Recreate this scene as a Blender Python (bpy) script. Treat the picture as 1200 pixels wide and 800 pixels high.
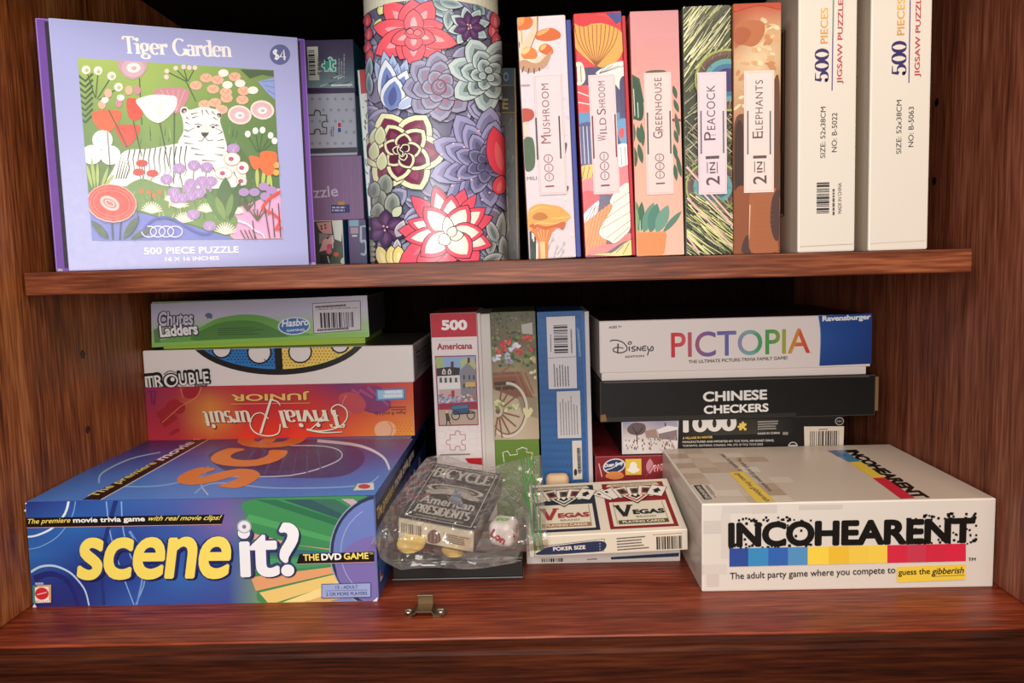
import bpy, bmesh, math, random
from mathutils import Vector, Matrix, noise
from mathutils.geometry import tessellate_polygon
for _o in list(bpy.data.objects): bpy.data.objects.remove(_o)
SC = bpy.context.scene; COL = SC.collection
R = math.radians
# ------------------------------------------------------------------ camera
FPX = 929.17; CAM = Vector((0, 0, .27))
_yaw, _pit, _rol = R(-.848), R(5.871), R(-1.467)
FW = Vector((math.sin(_yaw)*math.cos(_pit), math.cos(_yaw)*math.cos(_pit), -math.sin(_pit)))
_r = Vector((math.cos(_yaw), -math.sin(_yaw), 0)); _u = _r.cross(FW)
RT = _r*math.cos(_rol) + _u*math.sin(_rol); UP = _u*math.cos(_rol) - _r*math.sin(_rol)
cd = bpy.data.cameras.new('camera'); cd.sensor_width = 36; cd.lens = FPX*36/1200; cd.clip_start = .01; cd.clip_end = 20
co = bpy.data.objects.new('camera', cd); COL.objects.link(co)
co.matrix_world = Matrix(((RT.x, UP.x, -FW.x, CAM.x), (RT.y, UP.y, -FW.y, CAM.y), (RT.z, UP.z, -FW.z, CAM.z), (0, 0, 0, 1)))
SC.camera = co
# ------------------------------------------------------------------ light
SC.view_settings.view_transform = 'Standard'; SC.view_settings.look = 'None'
SC.view_settings.gamma = 1; SC.view_settings.exposure = 0; SC.view_settings.use_curve_mapping = False
w = bpy.data.worlds.new('room'); SC.world = w; w.use_nodes = True
w.node_tree.nodes['Background'].inputs[0].default_value = (1, .9, .82, 1)
w.node_tree.nodes['Background'].inputs[1].default_value = .06
def area(name, loc, target, sx, sy, power, col):
    l = bpy.data.lights.new(name, 'AREA'); l.shape = 'RECTANGLE'; l.size = sx; l.size_y = sy; l.energy = power; l.color = col
    o = bpy.data.objects.new(name, l); COL.objects.link(o); o.location = loc
    o.rotation_euler = (Vector(target) - Vector(loc)).to_track_quat('-Z', 'Y').to_euler()
area('room_window', (-.04, -.2, .31), (0, .7, .24), .5, .36, 5.9, (1, .96, .92))  # unseen broad key near camera height, added for the general front light
area('room_lamp', (.38, -.12, .98), (.08, .72, .15), .3, .3, 6.4, (1, .80, .60))

area('room_ceiling_light', (-.42, -.1, 1.0), (-.12, .70, .1), .35, .3, 4.6, (.97, .98, 1))  # added unseen fill that brightens box tops and the left floor

# ------------------------------------------------------------------ helpers
def px_ray(x, y): return FW + RT*((x-600)/FPX) - UP*((y-400)/FPX)
def at_y(x, y, Y):                      # the point at depth Y seen through a pixel
    d = px_ray(x, y); return CAM + d*(Y/d.y)
def at_z(x, y, Z):
    d = px_ray(x, y); return CAM + d*((Z-CAM.z)/d.z)
def lin(c): return c/12.92 if c <= .04045 else ((c+.055)/1.055)**2.4
_hc = {}
def hx(s):
    if not isinstance(s, str): return s
    if s not in _hc:
        t = s.lstrip('#')
        if len(t) == 3: t = ''.join(a*2 for a in t)
        _hc[s] = tuple(lin(int(t[i:i+2], 16)/255) for i in (0, 2, 4))
    return _hc[s]
def mixc(a, b, t): a, b = hx(a), hx(b); return tuple(a[i]*(1-t)+b[i]*t for i in range(3))

def node_mat(name):
    m = bpy.data.materials.new(name); m.use_nodes = True
    return m, m.node_tree.nodes, m.node_tree.links, m.node_tree.nodes['Principled BSDF']
def print_mat(name, rough, spec=.4, coat=0):
    m, N, L, b = node_mat(name)
    a = N.new('ShaderNodeAttribute'); a.attribute_name = 'ink'; L.new(a.outputs['Color'], b.inputs['Base Color'])
    tc = N.new('ShaderNodeTexCoord'); n = N.new('ShaderNodeTexNoise'); n.inputs['Scale'].default_value = 220
    L.new(tc.outputs['Object'], n.inputs['Vector'])
    r = N.new('ShaderNodeMapRange'); r.inputs['To Min'].default_value = rough-.06; r.inputs['To Max'].default_value = rough+.08
    L.new(n.outputs['Fac'], r.inputs['Value']); L.new(r.outputs['Result'], b.inputs['Roughness'])
    b.inputs['Specular IOR Level'].default_value = spec; b.inputs['Coat Weight'].default_value = coat; b.inputs['Coat Roughness'].default_value = .25
    return m
CARD = print_mat('printed_card', .5, .35)
GLOSS = print_mat('glossy_printed_card', .34, .5, .15)
BLACK = print_mat('black_plastic', .3, .5)
def plain(name, col, rough=.5, metal=0, spec=.5):
    m, N, L, b = node_mat(name); b.inputs['Base Color'].default_value = (*hx(col), 1)
    n = N.new('ShaderNodeTexNoise'); n.inputs['Scale'].default_value = 90; n.inputs['Detail'].default_value = 4
    tc = N.new('ShaderNodeTexCoord'); L.new(tc.outputs['Object'], n.inputs['Vector'])
    r = N.new('ShaderNodeMapRange'); r.inputs['To Min'].default_value = max(0, rough-.1); r.inputs['To Max'].default_value = rough+.12
    L.new(n.outputs['Fac'], r.inputs['Value']); L.new(r.outputs['Result'], b.inputs['Roughness'])
    b.inputs['Metallic'].default_value = metal; b.inputs['Specular IOR Level'].default_value = spec
    return m
def wood(name, axis, dark, mid, light, rough=.42, fine=1.0):
    m, N, L, b = node_mat(name)
    tc = N.new('ShaderNodeTexCoord'); mp = N.new('ShaderNodeMapping'); L.new(tc.outputs['Object'], mp.inputs['Vector'])
    sc = [46*fine, 46*fine, 46*fine]; sc[axis] = 3.2; mp.inputs['Scale'].default_value = sc
    n1 = N.new('ShaderNodeTexNoise'); n1.inputs['Scale'].default_value = 1.0; n1.inputs['Detail'].default_value = 8; n1.inputs['Roughness'].default_value = .62; n1.inputs['Distortion'].default_value = .6
    L.new(mp.outputs[0], n1.inputs['Vector'])
    mp2 = N.new('ShaderNodeMapping'); L.new(tc.outputs['Object'], mp2.inputs['Vector'])
    s2 = [420*fine]*3; s2[axis] = 22; mp2.inputs['Scale'].default_value = s2
    n2 = N.new('ShaderNodeTexNoise'); n2.inputs['Scale'].default_value = 1.0; n2.inputs['Detail'].default_value = 3
    L.new(mp2.outputs[0], n2.inputs['Vector'])
    mx = N.new('ShaderNodeMix'); mx.data_type = 'FLOAT'; mx.inputs[0].default_value = .5
    L.new(n1.outputs['Fac'], mx.inputs[2]); L.new(n2.outputs['Fac'], mx.inputs[3])
    cr = N.new('ShaderNodeValToRGB'); e = cr.color_ramp.elements
    e[0].position = .36; e[0].color = (*hx(dark), 1); e[1].position = .64; e[1].color = (*hx(light), 1)
    k = e.new(.5); k.color = (*hx(mid), 1)
    L.new(mx.outputs[0], cr.inputs['Fac']); L.new(cr.outputs['Color'], b.inputs['Base Color'])
    bp = N.new('ShaderNodeBump'); bp.inputs['Strength'].default_value = .18; bp.inputs['Distance'].default_value = .001
    L.new(n2.outputs['Fac'], bp.inputs['Height']); L.new(bp.outputs['Normal'], b.inputs['Normal'])
    b.inputs['Roughness'].default_value = rough; b.inputs['Specular IOR Level'].default_value = .4
    return m

def tag(o, label=None, cat=None, group=None, kind=None):
    for k, v in (('label', label), ('category', cat), ('group', group), ('kind', kind)):
        if v: o[k] = v
    return o
def thing(name, loc, label, cat, group=None):
    o = bpy.data.objects.new(name, None); COL.objects.link(o); o.location = loc; o.empty_display_size = .02
    return tag(o, label, cat, group)

class Face:                              # a flat printed face: origin, right, up, outward normal
    du = None
    def __init__(s, O, U, V, Nn, w, h): s.O, s.U, s.V, s.N, s.w, s.h = Vector(O), U.normalized(), V.normalized(), Nn.normalized(), w, h
    def uv(s, x, y):
        d = px_ray(x, y); t = (s.O-CAM).dot(s.N)/d.dot(s.N); p = CAM+d*t-s.O
        return (p.dot(s.U), p.dot(s.V))
    def pt(s, u, v, e): return s.O+s.U*u+s.V*v+s.N*e
class Drum:                              # the printed wall of an upright cylinder
    du = .0045
    def __init__(s, C, rad, h): s.C, s.r, s.h = Vector(C), rad, h
    def uv(s, x, y):
        d = px_ray(x, y); dx, dy = d.x, d.y; ox, oy = CAM.x-s.C.x, CAM.y-s.C.y
        a = dx*dx+dy*dy; b = 2*(ox*dx+oy*dy); c = ox*ox+oy*oy-s.r*s.r; D = b*b-4*a*c
        t = (-b-math.sqrt(max(D, 0)))/(2*a); p = CAM+d*t
        return (math.atan2(p.x-s.C.x, -(p.y-s.C.y))*s.r, p.z-s.C.z)
    def pt(s, u, v, e):
        i = math.floor(u/s.du+1e-7); f = u/s.du-i; a, b = i*s.du/s.r, (i+1)*s.du/s.r; k = s.r+e   # facets of one width, so layers stay in order
        return Vector((s.C.x+k*(math.sin(a)*(1-f)+math.sin(b)*f), s.C.y-k*(math.cos(a)*(1-f)+math.cos(b)*f), s.C.z+v))

class MB:                                # collects vertices, faces, inks; builds ONE mesh object
    def __init__(s): s.v, s.f, s.c, s.sm = [], [], [], []
    def poly(s, pts, col, smooth=False):
        b = len(s.v); s.v += [Vector(p) for p in pts]; s.f.append(tuple(range(b, b+len(pts)))); s.c.append([hx(col)]*len(pts)); s.sm.append(smooth)
    def bm(s, bm_, colf, smooth=False, M=None):
        bm_.verts.index_update(); b = len(s.v); bm_.normal_update()
        for v in bm_.verts: s.v.append(M @ v.co if M else v.co.copy())
        for f in bm_.faces:
            s.f.append(tuple(b+v.index for v in f.verts)); c = colf(f) if callable(colf) else colf
            s.c.append([hx(c)]*len(f.verts)); s.sm.append(smooth)
        bm_.free()
    def box(s, o, U, W, V, w_, d_, h_, cols, bev=.0009, seg=2):
        """cols: dict of front/back/left/right/top/bottom/edge/all"""
        b = bmesh.new(); bmesh.ops.create_cube(b, size=1)
        for v in b.verts: v.co = Vector(((v.co.x+.5)*w_, (v.co.y+.5)*d_, (v.co.z+.5)*h_))
        if bev: bmesh.ops.bevel(b, geom=list(b.edges), offset=min(bev, w_*.3, d_*.3, h_*.3), segments=seg, affect='EDGES', profile=.5)
        b.normal_update(); al = cols.get('all', '#888')
        def cf(f):
            n = f.normal; k = max(range(3), key=lambda i: abs(n[i]))
            if abs(n[k]) < .98 and 'edge' in cols: return cols['edge']
            return cols.get((('left', 'right'), ('front', 'back'), ('bottom', 'top'))[k][n[k] > 0], al)
        M = Matrix(((U.x, W.x, V.x, o[0]), (U.y, W.y, V.y, o[1]), (U.z, W.z, V.z, o[2]), (0, 0, 0, 1)))
        s.bm(b, cf, False, M)
    def build(s, name, mat, parent=None, shade=False, nfun=None):
        me = bpy.data.meshes.new(name); off = Vector(parent.matrix_basis.translation) if parent else Vector((0, 0, 0))
        if parent and parent.parent: off = off + parent.parent.matrix_basis.translation
        me.from_pydata([v-off for v in s.v], [], s.f)
        at = me.color_attributes.new('ink', 'FLOAT_COLOR', 'CORNER')
        flat = []
        for cs in s.c:
            for c in cs: flat += [c[0], c[1], c[2], 1.0]
        at.data.foreach_set('color', flat)
        me.polygons.foreach_set('use_smooth', [bool(x) or shade for x in s.sm])
        me.materials.append(mat); me.update()
        if nfun:
            me.polygons.foreach_set('use_smooth', [True]*len(s.f)); me.normals_split_custom_set_from_vertices([nfun(v) for v in s.v])
        o = bpy.data.objects.new(name, me); COL.objects.link(o)
        if parent: o.parent = parent
        return o

# ------------------------------------------------------------------ lettering
_tx = {}
def font_tris(body, bold=0, spacing=1):
    k = (body, bold, spacing)
    if k not in _tx:
        c = bpy.data.curves.new('t', 'FONT'); c.body = body; c.resolution_u = 5; c.space_character = spacing
        o = bpy.data.objects.new('t', c); m = bpy.data.meshes.new_from_object(o)
        V = [(v.co.x, v.co.y) for v in m.vertices]; F = [tuple(p.vertices) for p in m.polygons]
        bpy.data.objects.remove(o); bpy.data.meshes.remove(m); bpy.data.curves.remove(c)
        if bold:                         # heavier weight: the same letters struck again around themselves
            V0, F0 = V, F; V, F = [], []; n = 18 if bold > .03 else 8
            sh = [(bold*math.cos(2*math.pi*(i+.5)/n), bold*math.sin(2*math.pi*(i+.5)/n)) for i in range(n)]
            if bold > .08: sh += [(x*.5, y*.5) for x, y in sh]
            for dx, dy in sh:
                q = len(V); V += [(x+dx, y+dy) for x, y in V0]; F += [None]+[tuple(q+i for i in f) for f in F0]
        _tx[k] = (V, F)
    return _tx[k]
def arc(cx, cy, rx, ry, a0, a1, n=14): return [(cx+rx*math.cos(R(a0+(a1-a0)*i/n)), cy+ry*math.sin(R(a0+(a1-a0)*i/n))) for i in range(n+1)]
# stroke skeletons (baseline 0, capitals 1, small letters .64): strokes, serif feet, dots, advance
def _gl():
    G = {}
    def g(ch, adv, st, feet=(), dots=()): G[ch] = (adv, st, feet, dots)
    g('A', .8, [[(.06, 0), (.4, 1)], [(.4, 1), (.74, 0)], [(.2, .36), (.6, .36)]], [(.06, 0), (.74, 0)])
    g('B', .66, [[(.12, 0), (.12, 1)], [(.12, 1), (.34, 1)]+arc(.34, .76, .2, .24, 90, -90)+[(.12, .52)], [(.12, .52), (.36, .52)]+arc(.36, .26, .24, .26, 90, -90)+[(.12, 0)]], [])
    g('C', .78, [arc(.45, .5, .37, .5, 48, 312, 22)])
    g('E', .64, [[(.12, 0), (.12, 1)], [(.12, 1), (.56, 1), (.56, .84)], [(.12, .52), (.44, .52)], [(.12, 0), (.58, 0), (.58, .18)]], [])
    g('G', .84, [arc(.45, .5, .37, .5, 48, 330, 22), [(.77, .03), (.77, .42)]], [(.77, .42)])
    g('I', .32, [[(.16, 0), (.16, 1)]], [(.16, 0), (.16, 1)])
    g('L', .62, [[(.12, 0), (.12, 1)], [(.12, 0), (.56, 0), (.56, .2)]], [(.12, 1)])
    g('P', .64, [[(.12, 0), (.12, 1)], [(.12, 1), (.34, 1)]+arc(.34, .73, .24, .27, 90, -90)+[(.12, .46)]], [(.12, 0)])
    g('R', .72, [[(.12, 0), (.12, 1)], [(.12, 1), (.34, 1)]+arc(.34, .75, .22, .25, 90, -90)+[(.12, .5)], [(.36, .5), (.64, 0)]], [(.12, 0), (.64, 0)])
    g('S', .62, [arc(.31, .75, .21, .25, 40, 270, 14)+arc(.31, .26, .23, .26, 90, -140, 14)])
    g('T', .72, [[(.36, 0), (.36, 1)], [(.04, .84), (.04, 1), (.68, 1), (.68, .84)]], [(.36, 0)])
    g('V', .8, [[(.06, 1), (.4, 0)], [(.4, 0), (.74, 1)]], [(.06, 1), (.74, 1)])
    g('Y', .76, [[(.06, 1), (.38, .46)], [(.38, .46), (.7, 1)], [(.38, 0), (.38, .46)]], [(.06, 1), (.7, 1), (.38, 0)])
    g('U', .76, [[(.12, 1), (.12, .3)]+arc(.37, .3, .25, .3, 180, 360)+[(.62, 1)]], [(.12, 1), (.62, 1)])
    g('N', .8, [[(.12, 0), (.12, 1)], [(.12, 1), (.68, 0)], [(.68, 0), (.68, 1)]], [(.12, 0), (.68, 1)])
    g('D', .76, [[(.12, 0), (.12, 1)], [(.12, 1), (.3, 1)]+arc(.3, .5, .36, .5, 90, -90, 18)+[(.12, 0)]])
    g('O', .84, [arc(.42, .5, .36, .5, 90, 450, 26)])
    g('M', .95, [[(.1, 0), (.1, 1)], [(.1, 1), (.47, .1)], [(.47, .1), (.84, 1)], [(.84, 1), (.84, 0)]], [(.1, 0), (.84, 0)])
    g('a', .56, [arc(.26, .47, .17, .17, 150, 0, 8)+[(.43, .1), (.5, 0), (.56, .03)], [(.43, .36)]+arc(.25, .18, .18, .18, 80, 345, 14)])
    g('d', .62, [arc(.29, .32, .22, .32, 40, 320, 18), [(.48, 0), (.48, 1)]], [(.43, 1), (.53, 0)])
    g('e', .58, [[(.08, .36), (.5, .36)]+arc(.29, .33, .22, .32, 5, 315, 20)])
    g('g', .6, [arc(.27, .42, .19, .22, 0, 360, 18), [(.42, .58), (.56, .62)], [(.18, .22), (.14, .1), (.3, .04), (.48, -.04)]+arc(.29, -.14, .22, .13, 20, -320, 16)])
    g('i', .3, [[(.15, 0), (.15, .64)]], [(.15, 0), (.1, .64)], [(.15, .86)])
    g('n', .66, [[(.14, 0), (.14, .64)], [(.14, .46)]+arc(.33, .42, .18, .21, 150, 0, 8)+[(.51, 0)]], [(.14, 0), (.1, .64), (.51, 0)])
    g('r', .48, [[(.14, 0), (.14, .64)], [(.14, .44), (.24, .58), (.36, .63), (.42, .58)]], [(.14, 0), (.1, .64)], [(.41, .56)])
    g('l', .3, [[(.15, 0), (.15, 1)]], [(.15, 0), (.1, 1)])
    g('s', .48, [arc(.24, .47, .15, .17, 40, 270, 10)+arc(.24, .16, .17, .16, 90, -150, 10)])
    g('t', .4, [[(.18, .84), (.18, .14), (.24, .02), (.38, .06)], [(.04, .62), (.36, .62)]])
    g('u', .66, [[(.13, .64), (.13, .2)]+arc(.31, .2, .18, .2, 180, 330, 8), [(.49, .64), (.49, 0)]], [(.1, .64), (.46, .64), (.53, 0)])
    g('v', .58, [[(.06, .64), (.29, 0)], [(.29, 0), (.52, .64)]], [(.06, .64), (.52, .64)])
    g('5', .64, [[(.56, .96), (.16, .96), (.13, .52)], [(.13, .5)]+arc(.3, .31, .26, .31, 110, -150, 18)], (), [(.11, .16)])
    g('0', .66, [arc(.33, .5, .25, .5, 90, 450, 26)])
    g('1', .5, [[(.1, .78), (.27, 1), (.27, 0)]], [(.27, 0)])
    g('$', .62, [arc(.31, .72, .2, .2, 40, 270, 14)+arc(.31, .3, .22, .22, 90, -140, 14), [(.31, -.02), (.31, 1.04)]])
    g('4', .64, [[(.44, 0), (.44, 1), (.06, .3), (.6, .3)]])
    g(' ', .34, [])
    return G
GL = _gl()

class Ink:                               # prints onto a Face or Drum, into an MB; coordinates are photo pixels unless set()
    def __init__(s, mb, face, e0=.00012, step=.000012):
        s.mb, s.F, s.e, s.dz = mb, face, e0, step; s.ox = s.oy = 0; s.k = 1; g = .0004
        s.clip = (-9, 9, g, face.h-g) if face.du else (g, face.w-g, g, face.h-g)
    def cut(s, x0, y0, x1, y1):          # keep the print inside this px rectangle
        a, b = s.q((x0, y0)), s.q((x1, y1)); c = s.clip; s.clip = (max(c[0], min(a[0], b[0])), min(c[1], max(a[0], b[0])), max(c[2], min(a[1], b[1])), min(c[3], max(a[1], b[1]))); return s
    def trim(s, P):
        for ax, lim, sg in ((0, s.clip[0], 1), (0, s.clip[1], -1), (1, s.clip[2], 1), (1, s.clip[3], -1)):
            if all(sg*(p_[ax]-lim) >= 0 for p_ in P): continue
            Q = []
            for a, b in zip(P, P[1:]+P[:1]):
                da, db = sg*(a[ax]-lim), sg*(b[ax]-lim)
                if da >= 0: Q.append(a)
                if (da > 0 > db) or (da < 0 < db):
                    t = da/(da-db); Q.append((a[0]+(b[0]-a[0])*t, a[1]+(b[1]-a[1])*t))
            P = Q
            if len(P) < 3: return []
        return P
    def set(s, ox=0, oy=0, k=1): s.ox, s.oy, s.k = ox, oy, k; return s
    def q(s, p): return s.F.uv(s.ox+p[0]/s.k, s.oy+p[1]/s.k)
    def up(s): s.e += s.dz
    def lay(s, F):                       # each extra strike of a heavy letter lies a hair above the last
        for f in F:
            if f is None: s.e += 5e-6
            else: yield f
    def tri(s, uvs, col):                # convex uv polygon
        F = s.F; uvs = s.trim(list(uvs))
        if len(uvs) < 3: return
        if sum(a[0]*b[1]-b[0]*a[1] for a, b in zip(uvs, uvs[1:]+uvs[:1])) < 0: uvs = uvs[::-1]      # always face outward
        if F.du is None: s.mb.poly([F.pt(u, v, s.e) for u, v in uvs], col); return
        us = [u for u, v in uvs]; i0, i1 = math.floor(min(us)/F.du), math.floor(max(us)/F.du)
        for i in range(i0, i1+1):
            P = uvs
            for lim, sg in ((i*F.du, 1), ((i+1)*F.du, -1)):
                Q = []
                for a, b in zip(P, P[1:]+P[:1]):
                    da, db = sg*(a[0]-lim), sg*(b[0]-lim)
                    if da >= 0: Q.append(a)
                    if (da > 0 > db) or (da < 0 < db):
                        t = da/(da-db); Q.append((a[0]+(b[0]-a[0])*t, a[1]+(b[1]-a[1])*t))
                P = Q
                if len(P) < 3: break
            if len(P) >= 3: s.mb.poly([F.pt(u, v, s.e) for u, v in P], col)
    def uvp(s, uvs, col):
        if len(uvs) > 4 or s.F.du or len(uvs) == 4:
            for t in tessellate_polygon([[Vector((u, v, 0)) for u, v in uvs]]): s.tri([uvs[i] for i in t], col)
        else: s.tri(list(uvs), col)
    def p(s, pts, col, lay=True):
        s.e += s.dz if lay else 3e-6
        s.uvp([s.q(a) for a in pts], col)
    def sp(s, pts, col, n=5, lay=True): s.p(smooth_pts(pts, n, True), col, lay)     # smooth closed outline
    def r(s, x0, y0, x1, y1, col, lay=True):            # a rectangle square to the face
        if lay: s.up()
        a, b = s.q((x0, y0)), s.q((x1, y1)); s.uvp([(a[0], b[1]), (b[0], b[1]), (b[0], a[1]), (a[0], a[1])], col)
    def el(s, cx, cy, rx, ry, col, rot=0, n=18, a0=0, a1=360, lay=True):
        c, d = math.cos(R(rot)), math.sin(R(rot)); P = []
        full = abs(a1-a0) >= 360
        for i in range(n if full else n+1):
            a = R(a0+(a1-a0)*i/n); X, Y = rx*math.cos(a), ry*math.sin(a); P.append((cx+X*c-Y*d, cy+X*d+Y*c))
        s.p(P, col, lay)
    def ring(s, cx, cy, rx, ry, wd, col, a0=0, a1=360, rot=0, n=30, lay=True):
        c, d = math.cos(R(rot)), math.sin(R(rot)); P = []
        for i in range(n+1):
            a = R(a0+(a1-a0)*i/n); X, Y = rx*math.cos(a), ry*math.sin(a); P.append((cx+X*c-Y*d, cy+X*d+Y*c))
        s.l(P, wd, col, lay=lay)
    def l(s, pts, wd, col, wd1=None, sm=0, lay=True):   # stroke; wd, wd1 in px (start, end)
        s.e += s.dz if lay else 3e-6
        if sm: pts = smooth_pts(pts, sm, False)
        if wd1 is None: wd1 = wd
        L_, R_ = [], []; m = len(pts)
        for i, a in enumerate(pts):
            b0 = pts[max(i-1, 0)]; b1 = pts[min(i+1, m-1)]; dx, dy = b1[0]-b0[0], b1[1]-b0[1]; h = math.hypot(dx, dy) or 1
            ww = (wd+(wd1-wd)*i/max(m-1, 1))/2; nx, ny = -dy/h*ww, dx/h*ww
            L_.append(s.q((a[0]+nx, a[1]+ny))); R_.append(s.q((a[0]-nx, a[1]-ny)))
        for i in range(m-1): s.tri([L_[i], L_[i+1], R_[i+1], R_[i]], col)
    def ls(s, many, wd, col, wd1=None, sm=0):
        s.up()
        for p_ in many: s.l(p_, wd, col, wd1, sm, lay=False)
    def leaf(s, x0, y0, x1, y1, wd, col, bend=0, lay=True):  # pointed leaf from base to tip
        dx, dy = x1-x0, y1-y0; A, B = [], []
        for i in range(9):
            t = i/8; h = wd/2*math.sin(math.pi*t)**.8; bx = bend*math.sin(math.pi*t)
            nx, ny = -dy/math.hypot(dx, dy), dx/math.hypot(dx, dy)
            A.append((x0+dx*t+nx*(h+bx), y0+dy*t+ny*(h+bx))); B.append((x0+dx*t+nx*(bx-h), y0+dy*t+ny*(bx-h)))
        s.p(A+B[-2:0:-1], col, lay)
    def dots(s, pts, rx, col, ry=None, n=10):
        s.up()
        for x, y in pts: s.el(x, y, rx, ry or rx, col, n=n, lay=False)
    def _frame(s, p0, p1, h, h2=None):
        a, b = s.q(p0), s.q(p1); e1 = (b[0]-a[0], b[1]-a[1])
        if h2: c = s.q(h2); e2 = (c[0]-a[0], c[1]-a[1])
        else:
            k = h/math.hypot(p1[0]-p0[0], p1[1]-p0[1]); e2 = (-e1[1]*k, e1[0]*k)
        return a, e1, e2
    def t(s, body, p0, p1, h, col, bold=0, shear=0, h2=None, sp=1, curve=0, grad=None):
        """lettering: ink box from p0 (lower left) to p1 (lower right), height h px (or up-vector to pixel h2)"""
        s.up(); V, Fc = font_tris(body, bold, sp)
        x0 = min(v[0] for v in V); x1 = max(v[0] for v in V); y0 = min(v[1] for v in V); y1 = max(v[1] for v in V)
        a, e1, e2 = s._frame(p0, p1, h, h2); W = []
        for x, y in V:
            X, Y = (x-x0)/(x1-x0), (y-y0)/(y1-y0); X2 = X+shear*(Y-.5)
            Y += curve*(1-(2*X-1)**2)
            W.append((a[0]+e1[0]*X2+e2[0]*Y, a[1]+e1[1]*X2+e2[1]*Y, X))
        for f in s.lay(Fc):
            c = grad(sum(W[i][2] for i in f)/len(f)) if grad else col
            s.tri([W[i][:2] for i in f], c)
    def st(s, body, p0, p1, h, col, thick=.16, thin=.05, serif=.09, shear=0, h2=None, ends=None):
        """pen lettering from the stroke skeletons, thick down-strokes and slab feet"""
        s.up(); x = 0; X1 = sum(GL[c][0] for c in body); a, e1, e2 = s._frame(p0, p1, h, h2)
        k = X1
        def mp(X, Y): X2 = X/k+shear*Y; return (a[0]+e1[0]*X2+e2[0]*Y, a[1]+e1[1]*X2+e2[1]*Y)
        for ch in body:
            adv, sts, feet, dts = GL[ch]
            for P in sts:
                s.e += 3e-6
                L_, R_ = [], []; m = len(P)
                for i, q_ in enumerate(P):
                    b0, b1 = P[max(i-1, 0)], P[min(i+1, m-1)]; dx, dy = b1[0]-b0[0], b1[1]-b0[1]; hh = math.hypot(dx, dy) or 1
                    ww = (thin+(thick-thin)*abs(dy/hh)**1.5)/2; nx, ny = -dy/hh*ww, dx/hh*ww
                    L_.append(mp(x+q_[0]+nx, q_[1]+ny)); R_.append(mp(x+q_[0]-nx, q_[1]-ny))
                for i in range(m-1): s.tri([L_[i], L_[i+1], R_[i+1], R_[i]], col)
            for fx, fy in feet if serif else ():
                s.e += 3e-6
                t_ = max(thin, .05); yy = fy-t_ if fy > .3 else fy
                s.tri([mp(x+fx-thick/2-serif, yy), mp(x+fx+thick/2+serif, yy), mp(x+fx+thick/2+serif, yy+t_), mp(x+fx-thick/2-serif, yy+t_)], col)
            for fx, fy in dts:
                r_ = thick*.62; s.uvp([mp(x+fx+r_*math.cos(R(40*i)), fy+r_*math.sin(R(40*i))) for i in range(9)], col)
            x += adv
    def bars(s, x0, y0, x1, y1, col, vert=True, seed=1, n=24):   # bar code
        s.up(); rr = random.Random(seed); a, b = s.q((x0, y0)), s.q((x1, y1)); t = 0.0
        while t < 1:
            wd = rr.choice((1, 1, 2, 3))/n/1.6; t2 = min(t+wd, 1)
            if vert: s.uvp([(a[0]+(b[0]-a[0])*t, a[1]), (a[0]+(b[0]-a[0])*t2, a[1]), (a[0]+(b[0]-a[0])*t2, b[1]), (a[0]+(b[0]-a[0])*t, b[1])], col)
            else: s.uvp([(a[0], a[1]+(b[1]-a[1])*t), (b[0], a[1]+(b[1]-a[1])*t), (b[0], a[1]+(b[1]-a[1])*t2), (a[0], a[1]+(b[1]-a[1])*t2)], col)
            t = t2+rr.choice((1, 1, 2))/n/1.6
    def greek(s, p0, p1, rows, gap, th, col, seed=3):   # lines too small to read: broken hairlines
        s.up(); rr = random.Random(seed); a, b = s.q(p0), s.q(p1); L_ = math.hypot(b[0]-a[0], b[1]-a[1]); k = L_/math.hypot(p1[0]-p0[0], p1[1]-p0[1])
        ex = ((b[0]-a[0])/L_, (b[1]-a[1])/L_); ey = (ex[1], -ex[0])
        for j in range(rows):
            x = 0; end = L_*rr.uniform(.72, 1)
            while x < end:
                wd = k*rr.uniform(2, 6); x2 = min(x+wd, end); y0, y1 = j*gap*k, (j*gap+th)*k
                s.tri([(a[0]+ex[0]*X+ey[0]*Y, a[1]+ex[1]*X+ey[1]*Y) for X, Y in ((x, y0), (x2, y0), (x2, y1), (x, y1))], col); x = x2+k*1.1
    def grad(s, quad, cols):               # print in graded ink: quad TL,TR,BR,BL px; cols rows of colours
        s.up(); TL, TR, BR, BL = [s.F.uv(*a) for a in quad]; nr, nc = len(cols), len(cols[0]); n = 4
        def P(x, y): return tuple((TL[i]*(1-x)+TR[i]*x)*(1-y)+(BL[i]*(1-x)+BR[i]*x)*y for i in (0, 1))
        def C(x, y):
            fx, fy = x*(nc-1), y*(nr-1); i, j = min(int(fx), nc-2), min(int(fy), nr-2); fx -= i; fy -= j
            return mixc(mixc(cols[j][i], cols[j][i+1], fx), mixc(cols[j+1][i], cols[j+1][i+1], fx), fy)
        X, Y = (nc-1)*n, (nr-1)*n
        for j in range(Y):
            for i in range(X):
                qd = [(i/X, j/Y), ((i+1)/X, j/Y), ((i+1)/X, (j+1)/Y), (i/X, (j+1)/Y)]
                s.mb.poly([s.F.pt(*P(*a), s.e) for a in qd], '#000'); s.mb.c[-1] = [C(*a) for a in qd]
def smooth_pts(P, n, closed):
    m = len(P); out = []
    for i in range(m if closed else m-1):
        p0, p1, p2, p3 = (P[(i+j-1) % m] if closed else P[min(max(i+j-1, 0), m-1)] for j in range(4))
        for k in range(n):
            t = k/n; out.append(tuple(.5*(2*p1[d]+(p2[d]-p0[d])*t+(2*p0[d]-5*p1[d]+4*p2[d]-p3[d])*t*t+(3*p1[d]-p0[d]-3*p2[d]+p3[d])*t**3) for d in (0, 1)))
    if not closed: out.append(P[-1])
    return out

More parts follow.
